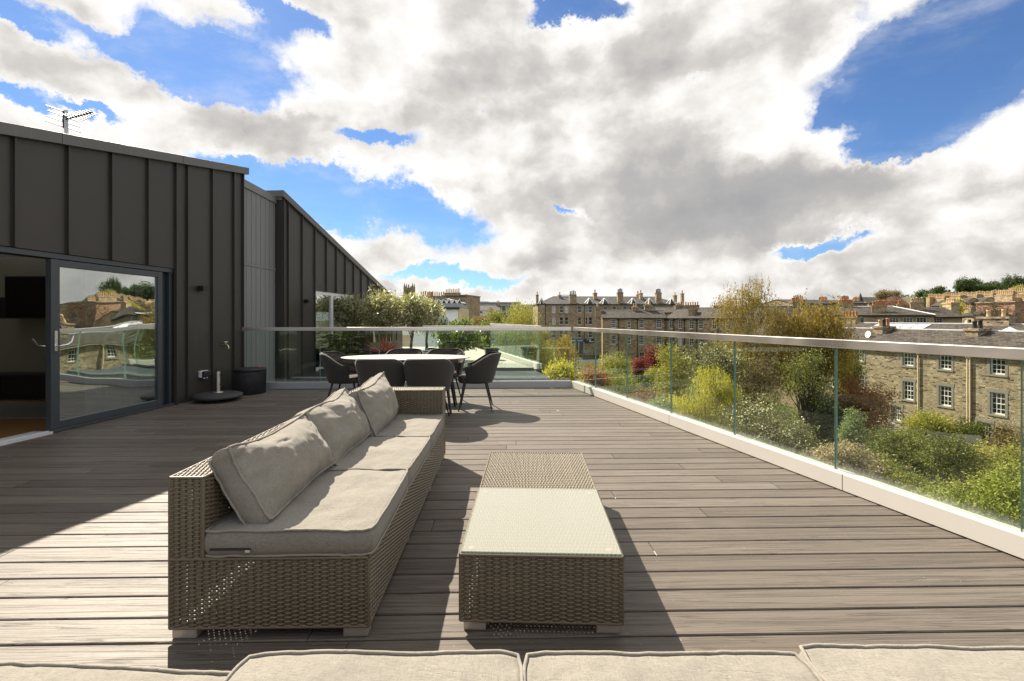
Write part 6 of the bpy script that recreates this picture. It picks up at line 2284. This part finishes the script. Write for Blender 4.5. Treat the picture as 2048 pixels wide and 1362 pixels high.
def build_neighbour():
    zt = .035
    Yf = 11.35
    d = thing('neighbour_terrace', 'neighbouring roof terrace slab with dark fascias beyond the glass railing', 'terrace', (-5.0, Yf, 0))
    mb = MB()
    # slab outline, right side runs parallel with our own railing
    xr0, xr1 = .72 + 5.0, .72 - .267 * 9 + 5.0
    mb.hexa([(-.0, 0, -.02), (xr0 - .0, 0, -.02), (xr1, 9, -.02), (-.0, 9, -.02), (0, 0, zt), (xr0, 0, zt), (xr1, 9, zt), (0, 9, zt)])
    mb.build('slab', M['terrace_slab'], d)
    mb = MB()
    mb.bx(0, xr0 + .02, -.06, -.003, -.4, .042)
    mb.bx(0, xr0 + .02, -.003, .35, -.4, -.022)
    mb.build('fascia', M['dark_fascia'], d, bevel=.004)
    mb = MB()
    mb.hexa([(-.05, -1.32, -1.2), (5.84, -1.32, -1.2), (5.6, -.1, -1.2), (-.05, -.1, -1.2), (-.05, -1.32, -.02), (5.84, -1.32, -.02), (5.6, -.1, -.02), (-.05, -.1, -.02)])
    mb.build('lower_roof', M['dark_fascia'], d)
    mb = MB()
    mb.hexa([(-.05, -1.30, -.019), (5.80, -1.30, -.019), (5.58, -.1, -.019), (-.05, -.1, -.019), (-.05, -1.30, .012), (5.80, -1.30, .012), (5.58, -.1, .012), (-.05, -.1, .012)])
    mb.build('roof_capping', M['dark_fascia'], d)
    mb = MB()
    mb.bx(-.05, 5.80, -1.325, -1.305, -.019, .014)
    mb.build('edge_trim', M['grey_metal_roof'], d)
    mb = MB()
    mb.hexa([(-.1, -.3, GZ), (5.4, -.3, GZ), (5.4 - 2.4, 9, GZ), (-.1, 9, GZ), (-.1, -.09, -.41), (5.4, -.09, -.41), (5.4 - 2.4, 9, -.41), (-.1, 9, -.41)])
    mb.build('lower_wall', M['white_render'], d)
    k = math.hypot(.267, 1)
    balustrade('clear glass railing along the right side of the neighbouring terrace', (.70 - .267 * 5.8, Yf + 5.8 ), (.70, Yf + .02), [1.2, 2.5, 3.75, 5.0], [3.0], -1, z1=1.10 + .035, zk=.13, z0=zt) if False else None
    balustrade('clear glass railing along the right side of the neighbouring terrace', (.62, Yf + .06), (.62 - .267 * 5.6, Yf + 5.66), [1.1, 2.3, 3.5, 4.7], [2.4], -1, z1=1.085, zk=.14, z0=zt)
    balustrade('low clear glass railing across the front of the neighbouring terrace', (-2.2, Yf + .04), (.55, Yf + .04), [1.0, 1.85], [1.4], 1, 'dark_fascia', z1=1.085, zk=.03, z0=zt)
    # olives in black tubs
    og = 'potted olive trees on the neighbouring terrace'
    olive = [(-4.25, 12.7, 'potted olive tree nearest the dark wall and its window', 668, 742, 592, 662, 2), (-3.48, 12.3, 'potted olive tree in the middle with the densest silvery crown', 722, 806, 583, 662, 1),
             (-2.66, 12.6, 'potted olive tree with a slim leaning trunk right of the middle', 790, 858, 583, 664, 1), (-2.32, 13.3, 'potted olive tree at the right end above the white pots', 826, 880, 600, 664, 1)]
    for i, (x, y, lb, p0, p1, yt, yb, st) in enumerate(olive):
        pot('plant_tub', ('wide black tub under the olive by the window', 'wide black round tub under the middle olive', 'black tub under the slim leaning olive', 'dark tub under the rightmost olive')[i], 'plant pot', x, y, zt, .30 if i < 2 else .22, .40, 'black_plastic', 'black plant tubs on the neighbouring terrace')
        plant('olive_tree', lb, 'olive tree', p0, p1, yt, yb, y, 'leaf_silver', gz=zt + .37, nclump=200, per=34, sig=.12, leaf=(.085, .34), tr=.045, limbs=46, shell=.25, gap=.34, twigs=2, twr=.004, bark='bark_brown', group=og, up=.35, zmin=.55, trunk_top=.72)
    x, y = -4.42, 11.75
    pot('planter', 'black planter holding the big leafed green plant', 'planter', x, y, zt, .28, .36, 'black_plastic')
    rng = np.random.default_rng(5)
    f = thing('fatsia', 'big leafed glossy green plant against the dark cladding', 'plant', (x, y, zt + .33))
    pts, dirs = [], []
    mb = MB()
    for i in range(64):
        a = rng.uniform(0, 2 * math.pi)
        rr, hh = rng.uniform(.12, .52), rng.uniform(.05, .66)
        c = np.array([rr * math.cos(a), rr * math.sin(a) * .8, hh])
        mb.tube([(0, 0, 0), (c[0] * .4, c[1] * .4, hh * .7), tuple(c)], .006, 4, cap=False)
        for k_ in range(7):
            b = a + (k_ - 3) * .52
            pts.append(c)
            dirs.append([math.cos(b), math.sin(b), -.25])
    me = leaf_mesh('leaf', np.array(pts), .20, .30, 9, M['leaf_glossy'], np.array(dirs) * 3, nbias=(0, 0, 4))
    link(bpy.data.objects.new('foliage', me), f)
    mb.build('stem', M['stem_green'], f)
    x, y = -3.40, 12.0
    pot('plant_tub', 'small grey tub holding the red spiky plant', 'plant pot', x, y + .1, zt, .17, .36, 'frame_anthracite')
    f = thing('cordyline', 'red spiky leafed plant in front of the middle olive', 'plant', (x, y + .1, zt + .33))
    pts, dirs = [], []
    for i in range(70):
        a, e = rng.uniform(0, 2 * math.pi), rng.uniform(.15, 1.45)
        pts.append([.02 * math.cos(a), .02 * math.sin(a), .02])
        dirs.append(np.array([math.cos(a) * math.cos(e), math.sin(a) * math.cos(e), math.sin(e)]) * 4)
    me = leaf_mesh('foliage', np.array(pts), .46, .055, 4, M['leaf_cordyline'], np.array(dirs))
    link(bpy.data.objects.new('foliage', me), f)
    # wicker armchairs
    for i, (px, Y, rz, lb) in enumerate(((741, 13.6, 150, 'wicker armchair with cream cushions facing the olive tubs'), (768, 14.3, 165, 'second wicker armchair half hidden behind the red plant'))):
        p = A(px, 0, Y)
        c = thing('wicker_armchair', lb, 'armchair', (p.x, Y, zt), R(rz), 'wicker armchairs with cream cushions')
        k_ = Weave(20 + i)
        k_.panel((-.33, -.33, .05), (1, 0, 0), (0, 0, 1), .66, .33, .04, .02)
        for sx in (-1, 1):
            if sx < 0:
                k_.panel((-.33, .33, .05), (0, -1, 0), (0, 0, 1), .66, .52, .04, .02)
            else:
                k_.panel((.33, -.33, .05), (0, 1, 0), (0, 0, 1), .66, .52, .04, .02)
        k_.panel((.33, .33, .05), (-1, 0, 0), (0, 0, 1), .66, .90, .04, .02)
        k_.panel((-.33, .20, .38), (1, 0, 0), (0, 0, 1), .66, .57, .04, .02)
        k_.panel((-.33, .20, .95), (1, 0, 0), (0, 1, 0), .66, .13, .04, .02)
        k_.build('woven_frame', c)
        mb = MB()
        mb.bx(-.28, .28, -.32, .19, .38, .49)
        mb.build('seat_cushion', M['cream_cushion'], c, bevel=.03, seg=3)
        mb = MB()
        mb.hexa([(-.27, .02, .50), (.27, .02, .50), (.27, .17, .50), (-.27, .17, .50), (-.25, .10, 1.04), (.25, .10, 1.04), (.25, .24, 1.04), (-.25, .24, 1.04)])
        mb.build('back_cushion', M['cream_cushion'], c, bevel=.03, seg=3)
        for x_ in (-.29, .29):
            for y_ in (-.29, .29):
                mb = MB()
                mb.bx(x_ - .025, x_ + .025, y_ - .025, y_ + .025, 0, .05)
                mb.build('leg', M['bark_brown'], c)
    # blue and white ceramic pots, black pots, dark planter
    for px, Y, r, lb in ((811, 12.4, .16, 'blue and white glazed pot left of the leaning olive trunk'), (863, 12.9, .18, 'blue and white glazed pot under the rightmost olive')):
        p = A(px, 0, Y)
        c = thing('ceramic_pot', lb, 'plant pot', (p.x, Y - .45, zt), 0, 'blue and white ceramic pots')
        mb = MB()
        mb.lathe([(r * .6, 0), (r * .95, .12), (r, .26), (r * .9, .36), (r * 1.02, .40), (r * .92, .40), (r * .85, .34)], n=28)
        mb.build('body', M['white_glaze'], c)
        for z0_, z1_ in ((.10, .16), (.36, .385)):
            mb = MB()
            rr = r * (.99 if z0_ < .2 else 1.005)
            mb.lathe([(rr * (.90 if z0_ < .2 else .93), z0_), (rr * 1.0, z1_)], n=28)
            mb.build('painted_band', M['blue_glaze'], c)
        for i in range(9):
            a = 2 * math.pi * i / 9
            mb = MB()
            mb.tube([(r * .99 * math.cos(a), r * .99 * math.sin(a), .22), (r * 1.02 * math.cos(a), r * 1.02 * math.sin(a), .24)], .034, 8)
            mb.build('painted_flower', M['blue_glaze'], c)
    p = A(983, 0, 14.0)
    c = thing('planter', 'square dark planter standing on the pale terrace beside the shrub', 'planter', (p.x, 14.0, zt), R(10))
    mb = MB()
    mb.hexa([(-.16, -.16, 0), (.16, -.16, 0), (.16, .16, 0), (-.16, .16, 0), (-.2, -.2, .32), (.2, -.2, .32), (.2, .2, .32), (-.2, .2, .32)])
    mb.bx(-.215, .215, -.215, .215, .321, .36)
    mb.build('body', M['black_plastic'], c, bevel=.008)
    mb = MB()
    mb.bx(-.17, .17, -.17, .17, .361, .366)
    mb.build('soil', M['ground_soil'], c)
    pot('plant_tub', 'dark tub holding the glossy leafed shrub', 'plant pot', -1.72, 13.6, zt, .3, .34, 'black_plastic')
    plant('laurel_shrub', 'glossy leafed evergreen shrub on the neighbouring terrace', 'shrub', 868, 955, 640, 712, 13.6, 'leaf_glossy', gz=zt + .3, nclump=130, per=34, sig=.10, leaf=(.115, .42), tr=.03, limbs=30, shell=.35, gap=.2, up=.5, twigs=1, twr=.004, zmin=.02, extra=[(900, 975, 660, 705)])
    plant('grass_plant', 'fresh green shrub behind the neighbouring glass railing', 'shrub', 985, 1072, 664, 725, 17.2, 'leaf_green', gz=-.6, nclump=120, per=46, sig=.14, leaf=(.13, .3), tr=.03, limbs=16, shell=.3, gap=.15, up=1.0, zmin=.02)
    # black box unit by the wall
    p = A(616, 0, 10.9)
    c = thing('heater_box', 'small black metal box unit standing by the dark cladding', 'box unit', (p.x, 11.62, zt), R(86))
    mb = MB()
    mb.bx(-.14, .14, -.12, .12, .02, .50)
    mb.build('casing', M['black_plastic'], c, bevel=.01)
    mb = MB()
    mb.bx(-.05, .05, -.128, -.121, .28, .42)
    mb.build('label_plate', M['white_paint'], c)
    # blue watering can
    p = A(683, 700, 11.6)
    c = thing('watering_can', 'blue watering can beside the big leafed plant', 'watering can', (p.x, 11.55, zt + .0))
    mb = MB()
    mb.lathe([(.10, 0), (.11, .02), (.10, .22), (.09, .24), (.03, .245)], n=18)
    mb.build('tank', M['blue_plastic'], c)
    mb = MB()
    mb.tube([(.09, 0, .06), (.2, 0, .20), (.27, 0, .30)], [.022, .016, .012], 8)
    mb.build('spout', M['blue_plastic'], c)
    mb = MB()
    mb.tube([(-.10, 0, .06), (-.16, 0, .16), (-.10, 0, .30), (.02, 0, .32), (.06, 0, .24)], .012, 8)
    mb.build('handle', M['blue_plastic'], c)


build_ground()
build_town()
build_garden_things()
build_garden_plants()
build_neighbour()
